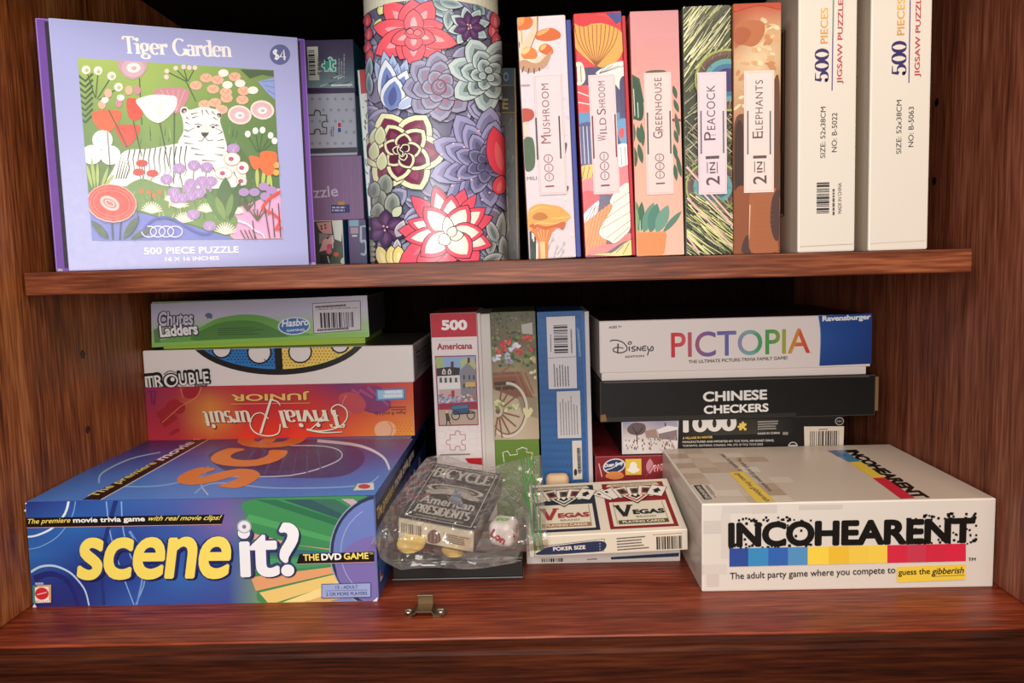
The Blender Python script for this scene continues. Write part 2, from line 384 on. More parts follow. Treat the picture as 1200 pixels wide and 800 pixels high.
def rounded(m, C_, U, W, V, w_, d_, h_, r_, col, cuts=9):   # a block with softly rounded edges
    b = bmesh.new(); bmesh.ops.create_cube(b, size=2); bmesh.ops.subdivide_edges(b, edges=list(b.edges), cuts=cuts, use_grid_fill=True)
    for v in b.verts:
        p = Vector((v.co.x*w_/2, v.co.y*d_/2, v.co.z*h_/2)); q = Vector([max(-l/2+r_, min(l/2-r_, x)) for x, l in zip(p, (w_, d_, h_))]); d = p-q
        v.co = q+d.normalized()*r_ if d.length > 1e-9 else p
    m.bm(b, col, True, Matrix(((U.x, W.x, V.x, C_[0]), (U.y, W.y, V.y, C_[1]), (U.z, W.z, V.z, C_[2]), (0, 0, 0, 1))))
class Box:                               # an oriented carton and its faces
    def __init__(s, x, y, z, w_, d_, h_, yaw=0, lean=0):
        a, l = R(yaw), R(lean); s.o = Vector((x, y, z)); s.w, s.d, s.h = w_, d_, h_
        s.U = Vector((math.cos(a)*math.cos(l), math.sin(a)*math.cos(l), -math.sin(l)))
        s.V = Vector((math.cos(a)*math.sin(l), math.sin(a)*math.sin(l), math.cos(l))); s.W = Vector((-math.sin(a), math.cos(a), 0))
    def tilt(s, U, W, V): s.U, s.W, s.V = U, W, V; return s
    def P(s, u=0, w_=0, v=0): return s.o+s.U*u+s.W*w_+s.V*v
    def front(s): return Face(s.o, s.U, s.V, -s.W, s.w, s.h)
    def top(s): return Face(s.P(v=s.h), s.U, s.W, s.V, s.w, s.d)
    def right(s): return Face(s.P(u=s.w), s.W, s.V, s.U, s.d, s.h)
    def left(s): return Face(s.P(w_=s.d), -s.W, s.V, -s.U, s.d, s.h)
    def mesh(s, mb, cols, u0=0, u1=None, w0=0, w1=None, v0=0, v1=None, bev=.0009):
        u1 = s.w if u1 is None else u1; w1 = s.d if w1 is None else w1; v1 = s.h if v1 is None else v1
        mb.box(s.P(u0, w0, v0), s.U, s.W, s.V, u1-u0, w1-w0, v1-v0, cols, bev)
        return mb
    def base(s): return s.P(s.w/2, s.d/2, 0)

# ------------------------------------------------------------------ the cabinet
XL, XR, YF, YB, ZT = -.4045, .3745, .543, 1.10, .56
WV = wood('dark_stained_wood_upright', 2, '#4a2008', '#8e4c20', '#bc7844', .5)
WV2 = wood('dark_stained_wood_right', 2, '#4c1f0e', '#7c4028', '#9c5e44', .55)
WF = wood('dark_stained_wood_floor', 0, '#461507', '#762c14', '#a04a2a', .42, .8)
WS = wood('dark_stained_wood_shelf', 0, '#441a0a', '#703419', '#9a5836', .46, 1.0)
WB = wood('shade_toned_back_board', 2, '#0e0603', '#180b05', '#221208', .85)  # near-black colour carries the shade of the deep interior
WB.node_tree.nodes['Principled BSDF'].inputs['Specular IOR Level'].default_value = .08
WR = wood('shade_toned_wood_rail', 0, '#240c04', '#42190a', '#5a2a12', .55)  # rail wood coloured darker to hold the shade on its front face
WR.node_tree.nodes['Principled BSDF'].inputs['Specular IOR Level'].default_value = .15
def slab(name, x0, x1, y0, y1, z0, z1, mat, parent=None, bev=.0015):
    m = MB(); m.box((x0, y0, z0), Vector((1, 0, 0)), Vector((0, 1, 0)), Vector((0, 0, 1)), x1-x0, y1-y0, z1-z0, {'all': '#777'}, bev)
    return m.build(name, mat, parent)
def struct(o): o['kind'] = 'structure'; return o
struct(slab('floor', XL-.02, XR+.02, YF+.004, YB+.012, -.02, 0, WF))
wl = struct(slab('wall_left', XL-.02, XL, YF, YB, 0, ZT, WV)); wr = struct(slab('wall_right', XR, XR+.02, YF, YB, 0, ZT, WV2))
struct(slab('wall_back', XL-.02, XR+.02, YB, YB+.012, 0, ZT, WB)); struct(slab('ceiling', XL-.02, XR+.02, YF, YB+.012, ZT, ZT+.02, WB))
struct(slab('trim_1', XL-.06, XR+.06, YF-.014, YF+.004, -.11, -.0005, WR, None, .004))
for w_, sx, pts in ((wl, 1, ((97, 415), (103, 503))), (wr, -1, ((1098, 120), (1095, 212)))):
    for q in pts:
        X = XL if sx > 0 else XR; d = px_ray(*q); P = CAM+d*(X/d.x)
        m = MB(); n = 18
        for k, (ra, ea, rb, eb) in enumerate(((.0038, .0001, .0029, .0005), (.0029, .0005, .0022, .0003), (.0022, .0003, .0001, .00022))):
            for i in range(n):
                a, b = 2*math.pi*i/n, 2*math.pi*(i+1)/n
                m.poly([(X+sx*ea, P.y+ra*math.cos(a), P.z+ra*math.sin(a)), (X+sx*ea, P.y+ra*math.cos(b), P.z+ra*math.sin(b)),
                        (X+sx*eb, P.y+rb*math.cos(b), P.z+rb*math.sin(b)), (X+sx*eb, P.y+rb*math.cos(a), P.z+rb*math.sin(a))], '#2a1610' if k == 0 else '#0c0605', True)
        m.build('peg_hole', BLACK, w_)
ZS = .2697; YS = .6384
sh = slab('cabinet_shelf', XL+.0012, .3585, YS, YB-.004, ZS-.0187, ZS, WS, None, .0012)
tag(sh, 'reddish brown wooden shelf board crossing the cabinet, puzzles standing on it', 'shelf')
# spring catch screwed to the cabinet floor
cp = at_z(498, 717, 0); CX, CY = cp.x, cp.y
t = thing('cabinet_catch', (CX, CY, 0), 'small dull metal spring catch screwed to the cabinet floor near its front edge', 'catch')
BRASS = plain('dull_brass', '#7d6a50', .38, .9); STEEL = plain('bright_screw', '#b8aa98', .28, .95)
X_, Y_, Z_ = Vector((1, 0, 0)), Vector((0, 1, 0)), Vector((0, 0, 1))
m = MB()
for s in (-1, 1):                        # two ears with a raised bridge between
    b = bmesh.new(); r_ = [b.verts.new((CX+s*(.0115+.006*math.cos(R(a))), CY-.002+.0075*math.sin(R(a)), 0.0002)) for a in range(-90*s if s > 0 else 90, (91 if s > 0 else 271), 18)]
    r_ += [b.verts.new((CX+s*.007, CY+.0055, .0002)), b.verts.new((CX+s*.007, CY-.0095, .0002))]
    f = b.faces.new(r_); ex = bmesh.ops.extrude_face_region(b, geom=[f]); bmesh.ops.translate(b, verts=[g for g in ex['geom'] if isinstance(g, bmesh.types.BMVert)], vec=(0, 0, .0011))
    bmesh.ops.recalc_face_normals(b, faces=b.faces); m.bm(b, '#888')
for x0, x1, z0, z1 in ((-.0085, -.006, .0012, .0045), (-.006, .006, .0045, .0045), (.006, .0085, .0045, .0012)):
    P = [(CX+x0, z0), (CX+x1, z1)]
    for ya, yb in ((CY-.0085, CY+.0065),):
        q = [(P[0][0], ya, P[0][1]), (P[1][0], ya, P[1][1]), (P[1][0], yb, P[1][1]), (P[0][0], yb, P[0][1])]
        m.poly([(a, b_, c-.0011) for a, b_, c in q][::-1], '#888'); m.poly(q, '#888')
        m.poly([q[0], q[1], (q[1][0], q[1][1], q[1][2]-.0011), (q[0][0], q[0][1], q[0][2]-.0011)][::-1], '#888')
plate = m.build('base_plate', BRASS, t)
m = MB(); m.box((CX-.0062, CY+.0055, .0038), X_, Y_, Z_, .0124, .0012, .0085, {'all': '#888'}, .0003); m.box((CX-.0062, CY+.0025, .0115), X_, Y_, Z_, .0124, .0042, .0011, {'all': '#888'}, .0003)
m.build('catch_tab', BRASS, t)
for s in (-1, 1):
    m = MB(); b = bmesh.new(); bmesh.ops.create_uvsphere(b, u_segments=14, v_segments=8, radius=.0033)
    for v in b.verts: v.co.z = max(v.co.z, 0)*.6
    m.bm(b, '#999', True, Matrix.Translation((CX+s*.0125, CY-.002, .0012))); m.box((CX+s*.0125-.0025, CY-.0023, .0029), X_, Y_, Z_, .005, .0006, .0004, {'all': '#333'}, 0)
    m.build('screw', STEEL, plate)

# ================================================================== things on the shelf
# ---- tiger puzzle
B = Box(-.3844, .652, ZS, .2112, .045, .2026, 23)
t = thing('puzzle_box', B.base(), 'square lavender jigsaw box with a white tiger among flowers on its front', 'puzzle box')
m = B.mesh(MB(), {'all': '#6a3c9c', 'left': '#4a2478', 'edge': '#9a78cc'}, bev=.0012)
for u0, u1 in ((.0066, .0098), (.2042, .2064)):
    F = B.front(); m.poly([F.pt(u, v, .0002) for u, v in ((u0, .003), (u1, .003), (u1, .2), (u0, .2))], '#180626')
for u in (.003, .2085):
    for zz, q in ((.004, .0035), (-.001, .0025)):
        m.poly([F.pt(a, b, .0003) for a, b in ((u-.0022, .0005), (u+.002, .0005), (u+.0024, .0022), (u-.001, .003))], '#d9cfe0')
m.build('box_base', CARD, t)
m = MB(); B.mesh(m, {'all': '#a5a9dd', 'edge': '#c3c8ec'}, .0098, .2042, -.003, .001, .0004, .2024, .0007)
F = Face(B.P(w_=-.003), B.U, B.V, -B.W, B.w, B.h); I = Ink(m, F)
I.st('Tiger Garden', (145, 62.5), (272, 67), 20, '#fbf6f2', .2, .07, .055)
I.el(328, 64, 12, 12, '#4a5296', n=24); I.st('$4', (320, 70), (336, 70.5), 12, '#f4f2fa', .16, .1, 0)
I.t('500 PIECE PUZZLE', (169, 298), (280, 296), 8.4, '#f6f4fa', .022); I.t('16 X 16 INCHES', (194, 306), (257, 304.5), 5, '#f6f4fa', .02)
m.build('lid_panel', GLOSS, t)
m = MB(); I = Ink(m, F, I.e+.0001, .000004); TL, TR, BR, BL = (91, 68), (320.5, 82.3), (331, 280), (108, 281.5)
q_ = [I.q(a) for a in (TL, TR, BR, BL)]; I.clip = ((q_[0][0]+q_[3][0])/2, (q_[1][0]+q_[2][0])/2, (q_[2][1]+q_[3][1])/2, (q_[0][1]+q_[1][1])/2); pass
I.grad((TL, TR, BR, BL), [['#a9c05c', '#a3bd5a', '#8fae50', '#6f8c46'], ['#6f9248', '#86a650', '#5f8440', '#557a3c'], ['#56783a', '#5a8040', '#557c3c', '#4d7238'], ['#4f6f36', '#587c3e', '#5f8440', '#54783a']])
I.set(80, 60, 3.477); rr = random.Random(5)
I.sp([(90, 665), (150, 650), (270, 655), (380, 680), (480, 705), (570, 735), (640, 768), (98, 769)], '#6d78cc')
I.sp([(655, 690), (690, 640), (780, 605), (868, 565), (872, 764), (680, 767)], '#eaa9d2')
G1, G2, G3, G4 = '#39582f', '#4a6d36', '#7fa04a', '#b3c566'
for i in range(70):                        # grass tufts
    x, y = rr.uniform(240, 700), rr.choice((rr.uniform(330, 400), rr.uniform(600, 660))); I.l([(x, y), (x+rr.uniform(-12, 12), y-rr.uniform(20, 48))], 4, rr.choice((G1, G2, G3, G4)), 1, lay=i % 8 == 0)
for y in range(100, 290, 24): I.ls([[(42, y), (70, y+22), (100, y-8)]], 9, G1)       # fern on the left
I.p([(700, 74), (838, 80), (836, 104), (790, 96), (740, 112)], G1); I.p([(772, 125), (845, 105), (850, 205), (815, 175)], '#8a9edb')
I.ls([[(845, 120), (790, 125)], [(846, 150), (800, 140)], [(848, 180), (812, 160)]], 3, '#5f78bc')
I.ls([[(75, 80), (110, 190)], [(122, 82), (112, 190)], [(176, 104), (118, 195)], [(205, 150), (125, 200)], [(290, 110), (300, 300)], [(480, 122), (520, 205)], [(438, 72), (485, 122)], [(470, 66), (485, 122)], [(515, 70), (488, 122)], [(402, 84), (482, 124)]], 4, G1)
I.dots([(73, 77), (122, 80), (177, 102), (205, 147)], 18, '#f5f1e4'); I.dots([(76, 79), (124, 84), (180, 104), (207, 149)], 8, '#b9c27c')
I.dots([(402, 82), (438, 70), (470, 65), (493, 68), (516, 68), (400, 106)], 10, '#f2d8d0')
I.p([(200, 38), (206, 70), (228, 104), (262, 117), (298, 104), (320, 74), (325, 44)], '#c9a0ae'); I.el(265, 68, 46, 38, '#d4b0b8'); I.el(266, 68, 28, 20, '#f6efe9'); I.el(268, 70, 11, 8, '#d9a9b0')
I.sp([(348, 168), (380, 152), (430, 147), (470, 153), (494, 168), (478, 215), (440, 255), (400, 230)], '#c88692'); I.ls([[(440, 245), (x, 158)] for x in (375, 400, 425, 450, 475)], 3, '#e0aab0')
for q in ([(238, 200), (262, 192), (290, 205), (302, 262), (270, 283), (244, 262)], [(192, 306), (240, 300), (290, 304), (284, 345), (240, 390), (212, 362)]): I.sp(q, '#d84b36')
I.sp([(96, 256), (120, 243), (160, 240), (214, 246), (206, 288), (160, 334), (112, 302)], '#e26439')
for q in ([(520, 140), (562, 110), (608, 118), (590, 155), (642, 168), (645, 192), (678, 105), (715, 162), (709, 199), (598, 210), (625, 238), (555, 218)],): I.dots(q, 26, '#efb498', 19, 9); I.ls([[(x-14, y-8), (x, y+8), (x+12, y-10)] for x, y in q], 3, '#d88468')
I.dots([(632, 90), (700, 132), (752, 160), (648, 138)], 22, '#f7f1e8', 16, 9)
I.dots([(163, 172), (247, 160), (138, 218)], 16, '#efb49a', 19); I.dots([(282, 160), (207, 212)], 14, '#cf8996', 18); I.dots([(214, 190), (150, 200)], 16, '#f4ece2', 13)
for x, y in ((698, 260), (790, 240)): I.el(x, y, 49, 39, '#f1dcd6', 10); I.el(x, y, 41, 31, '#ddb3b8', 10); I.el(x, y+2, 20, 14, '#f8f2ee'); I.el(x+2, y+3, 8, 6, '#d9a2ae')
I.ls([[(730, 340), (770, 410)], [(762, 325), (775, 410)], [(792, 322), (778, 410)], [(824, 345), (782, 412)], [(840, 365), (784, 415)]], 3, G1); I.dots([(731, 338), (762, 325), (791, 322), (824, 344), (840, 366)], 12, '#f6f2ea', 14)
# the tiger
WT, SK = '#f6f2ec', '#3b3436'
I.sp([(172, 545), (185, 480), (230, 408), (330, 398), (440, 378), (520, 370), (620, 400), (690, 440), (735, 500), (740, 540), (600, 560), (400, 552)], WT)
I.sp([(448, 380), (468, 330), (466, 280), (456, 250), (462, 230), (480, 228), (496, 240), (545, 228), (600, 238), (612, 246), (626, 262), (618, 284), (634, 340), (646, 400), (620, 455), (560, 450), (500, 420)], WT)
I.el(472, 243, 12, 10, SK, -30); I.el(474, 246, 6, 5, '#c9b0a8'); I.el(615, 262, 10, 9, SK, 30); I.el(612, 265, 5, 4, '#c9b0a8')
st = [[(500, 258), (530, 250)], [(505, 272), (528, 266)], [(560, 240), (575, 262)], [(545, 240), (548, 262)], [(585, 246), (600, 262)], [(590, 270), (610, 282)], [(478, 290), (496, 300)], [(472, 320), (494, 326)], [(470, 345), (500, 352)], [(474, 375), (510, 378)], [(628, 330), (610, 340)], [(632, 360), (606, 366)], [(636, 395), (604, 392)], [(630, 425), (596, 420)], [(500, 395), (540, 402)], [(515, 420), (560, 425)], [(545, 445), (600, 448)], [(600, 300), (618, 305)], [(480, 270), (494, 278)]]
for i in range(12): x = 245+i*21; st.append([(x+6, 402-i*1.5), (x-2, 440), (x+5, 490), (x-4, 525+rr.uniform(-25, 10))])
for i in range(5): st.append([(195+i*10, 520), (215+i*10, 430+i*6)])
for i in range(7): st.append([(505+i*28, 455+i*6), (520+i*28, 490+i*5)])
I.ls(st, 5, SK, 1.5)
I.ls([[(515, 300), (532, 296), (545, 306)], [(575, 306), (590, 298), (606, 308)], [(556, 350), (545, 366), (530, 366)], [(557, 350), (570, 366), (590, 362)]], 3, SK); I.dots([(530, 308), (590, 310)], 7, '#3f3a36', 5); I.p([(540, 332), (574, 332), (566, 345), (556, 352), (546, 345)], SK); I.p([(546, 300), (566, 300), (574, 330), (542, 330)], '#efe3dc')
I.ls([[(515, 312), (480, 330)], [(600, 315), (628, 326)]], 2, SK)
# white tulip, trefoil, stems
I.ls([[(160, 330), (170, 480)], [(372, 288), (410, 470)], [(432, 250), (430, 540)], [(165, 240), (240, 390)], [(265, 285), (300, 430)]], 4, G1)
I.sp([(276, 202), (318, 184), (355, 178), (400, 180), (441, 190), (432, 242), (376, 291), (330, 278), (300, 240)], '#f8f5ee'); I.ls([[(x, 190), (375, 262)] for x in (310, 345, 378, 410)], 2, '#ddd8c8')
I.dots([(140, 362), (97, 422), (172, 424)], 42, '#f3eeec', 40, 16); I.ls([[(138, 340), (145, 390)], [(80, 425), (120, 420)], [(190, 430), (160, 415)]], 2, '#d0c8cc'); I.l([(160, 330), (172, 480)], 4, G1)
I.sp([(650, 385), (680, 380), (720, 420), (748, 480), (745, 570), (728, 560), (715, 470)], G2)
for q in [(100, 560, 75, 460), (120, 560, 120, 450), (135, 560, 165, 470), (110, 560, 95, 430), (140, 560, 190, 500)]: I.leaf(*q, 14, '#a7bd5c')
I.ls([[(300, 470), (310, 560)], [(290, 505), (315, 560)], [(345, 510), (320, 560)]], 3, G1); I.dots([(300, 457), (288, 493), (343, 498)], 25, '#c9402f', 15)
# foreground bands
I.sp([(230, 560), (300, 520), (380, 545), (470, 560), (560, 600), (640, 640), (690, 690), (640, 740), (480, 700), (300, 655), (250, 620)], '#6f9244')
for i in range(60): x, y = rr.uniform(240, 650), rr.uniform(600, 690); I.l([(x, y), (x+rr.uniform(-14, 14), y-rr.uniform(24, 50))], 5, rr.choice((G2, G4, '#d6cf86', '#8aa84e')), 1, lay=i % 8 == 0)
I.dots([(330, 575), (372, 575), (350, 590), (300, 570)], 9, '#e5652f')
for x, y, s in ((340, 640, 44), (450, 620, 40), (470, 680, 40), (560, 640, 36), (640, 725, 46), (420, 600, 30), (605, 620, 26), (690, 650, 26)): I.ls([[(x, y+s*.4), (x+s*math.cos(R(a)), y+s*.4-s*math.sin(R(a)))] for a in range(10, 175, 14)], 9, '#f2e4d4', 4)
LV = '#b08cc6'
I.ls([[(452, 490), (470, 570)], [(512, 480), (505, 560)], [(564, 488), (550, 560)], [(401, 530), (440, 590)]], 3, G1)
q = [(452, 478), (512, 465), (564, 473), (401, 522), (672, 398), (430, 575), (500, 540), (500, 590), (545, 530), (580, 530), (560, 562), (530, 580), (465, 598), (510, 665), (575, 712), (490, 560), (440, 600)]
I.dots(q, 27, LV, 21); I.ls([[(x, y+14), (x+d, y-14)] for x, y in q for d in (-14, 0, 14)], 2, '#d6bce2')
for x, y, a, b in ((667, 440, 34, 27), (632, 498, 36, 24), (710, 476, 26, 26), (706, 530, 22, 20)): I.el(x, y, a, b, '#c9b072'); I.el(x, y, a-3, b-3, '#f8f4ee'); I.el(x-4, y, 11, 9, '#c04468')
for q in [(635, 690, 640, 512, 66, G2), (622, 690, 560, 556, 34, '#5c8640'), (655, 690, 700, 530, 40, '#41652f'), (640, 690, 600, 590, 30, '#7c9c4a'), (645, 680, 668, 580, 26, '#6f9446')]: I.leaf(*q)
for x in (770, 790, 810, 830): I.leaf(x, 560, x+rr.uniform(-26, 26), 470, 16, '#b9c65e')
for q in ([(735, 432), (758, 428), (780, 440), (776, 480), (752, 478)], [(782, 415), (815, 408), (848, 418), (846, 462), (812, 478), (785, 462)], [(770, 452), (800, 448), (838, 462), (836, 500), (800, 503)]): I.sp(q, '#ee6c2e')
I.dots([(848, 465), (846, 495)], 13, '#e6b04a'); I.ls([[(715, 580), (735, 650)], [(758, 580), (760, 650)], [(795, 560), (800, 660)], [(825, 570), (815, 670)]], 3, G1); I.dots([(715, 575), (758, 575), (795, 552), (826, 567), (802, 592)], 22, LV, 17)
I.ls([[(868, 570), (820, 600), (790, 640), (830, 660), (860, 690), (845, 725), (872, 720)]], 12, '#e2452e', 9, 4); I.ls([[(690, 690), (730, 705), (760, 730), (790, 745), (800, 765)]], 10, '#f6e0ea', 6, 4)
for x, y in ((730, 620), (770, 660)): I.ls([[(x, y+30), (x+d, y-16)] for d in (-36, -18, 0, 18, 36)], 7, '#5c5a3c', 4)
I.ls([[(720+i*15, 765), (700+i*17, 728)] for i in range(4)]+[[(750, 690), (760, 765)], [(800, 640), (820, 762)], [(855, 620), (865, 760)], [(830, 640), (840, 760)]], 4, '#4a3a3c')
I.el(178, 620, 102, 78, '#f0b8b0', 8); I.el(178, 619, 98, 74, '#d8412f', 8)
for a, b in ((88, 64), (74, 52)): I.ring(178, 620, a, b, 2.2, '#e9887c', rot=8)
I.el(170, 620, 42, 27, '#f3c2ba', 28); I.el(170, 620, 30, 16, '#dd6a5c', 28); I.ring(170, 620, 20, 9, 4, '#f6d6d0', rot=28)
I.ls([[(178, 700), (182, 768)], [(215, 695), (210, 768)]], 5, '#2f4a34')
for q in [(165, 766, 95, 690, 30), (225, 766, 288, 672, 34), (255, 767, 345, 718, 24)]: I.leaf(*q, '#3d5836')
I.ls([[(330+35*i+30*math.cos(a/3), 735+22*math.sin(a/3)) for a in range(20)] for i in range(4)], 4, '#e4e6f6'); I.ls([[(300, 735), (340, 690), (390, 676), (440, 690), (510, 730), (560, 745), (590, 735)]], 10, '#4c56b2', 7, 4)
m.build('picture_panel', GLOSS, t)

# ---- small stack of boxes behind
GS = 'small puzzle boxes stacked behind the tiger box'
def carton(name, label, cat, B, cols, group=None, mat=None, bev=.0008):
    t = thing(name, B.base(), label, cat, group); m = MB(); B.mesh(m, cols, bev=bev); return t, m
XB = -.262                              # they run on behind the tiger box
B = Box(-.2046-.03, .80, ZS, .0562, .12, .0445)
t, m = carton('puzzle_box', 'tiny floral box with pink dice print at the bottom of the small stack', 'puzzle box', B, {'all': '#ece6d6', 'right': '#2f86cc', 'front': '#46443e', 'edge': '#e4ddd0'}, GS)
I = Ink(m, B.front()).set(330, 250, 10)
I.p([(590, 90), (720, 70), (700, 330), (620, 300)], '#dcdcd0'); I.p([(410, 110), (580, 95), (590, 240), (490, 235), (440, 190)], '#cf938f'); I.p([(440, 230), (560, 250), (530, 340), (440, 360)], '#8f8084'); I.p([(490, 310), (600, 260), (620, 330), (520, 430), (440, 450)], '#d9a6a2'); I.dots([(465, 150), (510, 135), (470, 180), (515, 170), (540, 290), (560, 270)], 12, '#3b2a2c')
I.ls([[(560, 265), (600, 255), (600, 410)]], 10, '#e9e2dc'); I.el(560, 390, 30, 34, '#d94a68'); I.el(555, 440, 34, 36, '#e06a86'); I.el(640, 480, 34, 30, '#e2503a'); I.p([(620, 420), (720, 380), (700, 590), (560, 590)], '#3f5a3e'); I.p([(450, 480), (590, 490), (560, 590), (450, 580)], '#2c2c2a'); I.l([(540, 500), (560, 580)], 16, '#b9b4b8'); I.el(640, 480, 30, 26, '#e85a40'); I.sp([(690, 560), (730, 510), (770, 570), (720, 592)], '#efe2c4')
m.build('box_body', GLOSS, t)
B = Box(-.1737, .8005, ZS, .0185, .12, .0445)
t, m = carton('puzzle_box', 'narrow purple and navy box with a big pale number 5', 'puzzle box', B, {'all': '#4a2d66', 'right': '#2a3a66', 'top': '#5a86a8'}, GS)
I = Ink(m, B.front()).set(330, 250, 10); I.p([(930, 100), (1010, 100), (1010, 595), (915, 595)], '#26315e'); I.r(790, 75, 905, 150, '#7aa2b8'); I.r(805, 165, 900, 235, '#a58a9a'); I.r(825, 255, 885, 270, '#d8d4da')
I.l([(985, 150), (930, 152), (930, 330)], 26, '#9fb0c4'); I.ls([[(930, 340), (975, 320), (995, 400), (975, 480), (930, 470)]], 26, '#9fb0c4', sm=5)
m.build('box_body', GLOSS, t)
B = Box(XB, .80, .3144, .1054, .12, .0625)
t, m = carton('puzzle_box', 'mauve striped box with faint lettering in the middle of the small stack', 'puzzle box', B, {'all': '#8a6a90', 'edge': '#9c7fa2'}, GS)
I = Ink(m, B.front())
for i in range(9): I.r(340+i*10, 184, 344+i*10, 254, '#957698', lay=i == 0)
I.t('puzzle', (350, 238), (397, 234), 17, '#cdbad2', .01); I.r(388, 240, 410, 249, '#34346e'); I.r(396, 236, 404, 240, '#c08a4a'); I.greek((389, 242), (409, 242), 2, 3.4, 2, '#b8b4d0')
m.build('box_body', CARD, t)
B = Box(XB, .80, .3772, .1017, .12, .0608)
t, m = carton('puzzle_box', 'pale grey box with a black jigsaw-piece outline, second from the top of the small stack', 'puzzle box', B, {'all': '#b4b6c4', 'bottom': '#33303c', 'edge': '#9c9dac'}, GS)
I = Ink(m, B.front()); I.r(340, 174.5, 420, 178.5, '#4a4856')
for i in range(6):
    for j in range(5): x, y = 366+i*9+(j % 2)*4, 116+j*13; I.ls([[(x-2, y), (x+2, y)], [(x, y-2), (x, y+2)]], 1.2, '#8f92a2')
def piece(I, x, y, s, wd, col, fill=None):
    P = [(0, 0), (.36, 0), (.33, -.1), (.38, -.22), (.5, -.26), (.62, -.22), (.67, -.1), (.64, 0), (1, 0), (1, .36), (.9, .33), (.78, .38), (.74, .5), (.78, .62), (.9, .67), (1, .64), (1, 1), (.64, 1), (.67, .9), (.62, .78), (.5, .74), (.38, .78), (.33, .9), (.36, 1), (0, 1), (0, .64), (-.1, .67), (-.22, .62), (-.26, .5), (-.22, .38), (-.1, .33), (0, .36)]
    P = [(x+a*s, y+b*s) for a, b in P]
    if fill: I.p(P, fill)
    if wd: I.l(P+P[:2], wd, col)
piece(I, 361, 135, 22, 1.3, '#2e2c34'); I.r(395, 143, 401, 156, '#c8c4d8'); I.r(396, 144, 400, 149, '#b23a4c'); I.r(396, 150, 400, 155, '#3b4a9a'); I.greek((388, 160), (388, 146), 2, 2.4, 1, '#4a4856')
m.build('box_body', CARD, t)
B = Box(XB, .80, .438, .1022, .12, .0508)
t, m = carton('puzzle_box', 'dark purple box with a teal jigsaw-piece logo and barcode, topmost of the small stack', 'puzzle box', B, {'all': '#3d2e52', 'right': '#2f86a8', 'edge': '#54456a'}, GS)
I = Ink(m, B.front()); I.grad(((340, 47), (413.5, 47.5), (415.5, 103), (343, 103)), [['#3c2c50', '#3f3054'], ['#453a5a', '#4a4460'], ['#6f7c86', '#5c6a7a'], ['#8fa6a2', '#7c98a0']])
rr = random.Random(2)
for i in range(14): x, y = rr.uniform(360, 410), rr.uniform(84, 102); I.l([(x, y), (x+rr.uniform(4, 10), y-rr.uniform(1, 5))], rr.uniform(1, 2.4), rr.choice(('#aebfba', '#4c5664', '#d0dad2')), .5)
I.r(388, 99, 413, 100.5, '#e6ece6')
piece(I, 380.5, 70.5, 13, 1.6, '#bfe6da', '#2f9c84'); I.l([(386.8, 70), (387.5, 84)], 1.4, '#bfe6da'); I.greek((397, 92), (397, 62), 3, 3, 1.2, '#a9a2b8')
mb = m; mb.build('box_body', GLOSS, t); m = MB(); I = Ink(m, B.front(), I.e+.0001); I.r(360, 55, 374.5, 94, '#d9dacb'); I.bars(361.2, 59, 370, 89, '#3a3836', False, 4, 20); I.greek((372.5, 88), (372.5, 60), 1, 2, 1.4, '#6a6862'); m.build('barcode_label', CARD, t)

# ---- thin red and white box against the tube
B = Box(-.1428, .757, ZS, .0145, .1, .1797, 0, -1.9)
t, m = carton('puzzle_box', 'thin red and white box with teal edge, leaning behind the succulent tube', 'puzzle box', B, {'all': '#e3e8e4', 'left': '#59b4bc', 'edge': '#7fc2c6'})
I = Ink(m, B.front()); I.p([(421, 80.5), (437, 80), (438.5, 108), (423, 110)], '#c93038'); I.r(428, 94, 434, 97, '#f2ece8'); rr = random.Random(9)
for i in range(40): x = 425+rr.uniform(0, 10); y = 116+rr.uniform(0, 108); I.l([(x+y*.04-5, y), (x+y*.04-5+rr.uniform(-2, 3), y+rr.uniform(1, 5))], 1.3, rr.choice(('#4c5c46', '#7c7460', '#8a9a7c')), lay=i % 8 == 0)
I.r(437, 190, 445, 226, '#6a2a2c'); I.p([(431, 268), (446, 267), (452, 307), (435, 308)], '#cf3436'); I.el(444, 283, 5.5, 9, '#5fb6d2'); I.r(428, 232, 431, 238, '#5a5a58')
m.build('box_body', GLOSS, t)
# ---- black and gold box on the other side
B = Box(-.054, .766, ZS, .0526, .11, .1795)
t, m = carton('puzzle_box', 'dark box with thin gold frame lines, just right of the succulent tube', 'puzzle box', B, {'all': '#241b16', 'edge': '#c79a4a', 'right': '#15100d'})
I = Ink(m, B.front()); I.r(570, 78, 604, 99, '#2c5a6c'); I.t('O', (590, 95), (596, 95), 10, '#a9b8b8', .02); I.r(570, 100, 604, 132, '#17120e'); I.ls([[(586, 100), (604, 100), (605, 132), (586, 132)]], 1.1, '#c99c48'); I.t('E', (588.5, 128), (595.5, 128), 12, '#d9b25c', .03)
I.p([(570, 134), (604, 134), (605, 190), (570, 186)], '#4a4238'); rr = random.Random(1)
for i in range(24): x, y = rr.uniform(572, 603), rr.uniform(136, 220); I.l([(x, y), (x+rr.uniform(-4, 4), y+rr.uniform(4, 12))], 1.6, rr.choice(('#6e6350', '#8a7a58', '#3a342c')), .6, lay=i % 8 == 0)
I.ls([[(585, 230), (594.5, 230), (596, 274), (586, 274)]], 1.2, '#d9ac52'); I.l([(603.5, 80), (606.5, 303)], 1.3, '#d9ac52')
m.build('box_body', GLOSS, t)

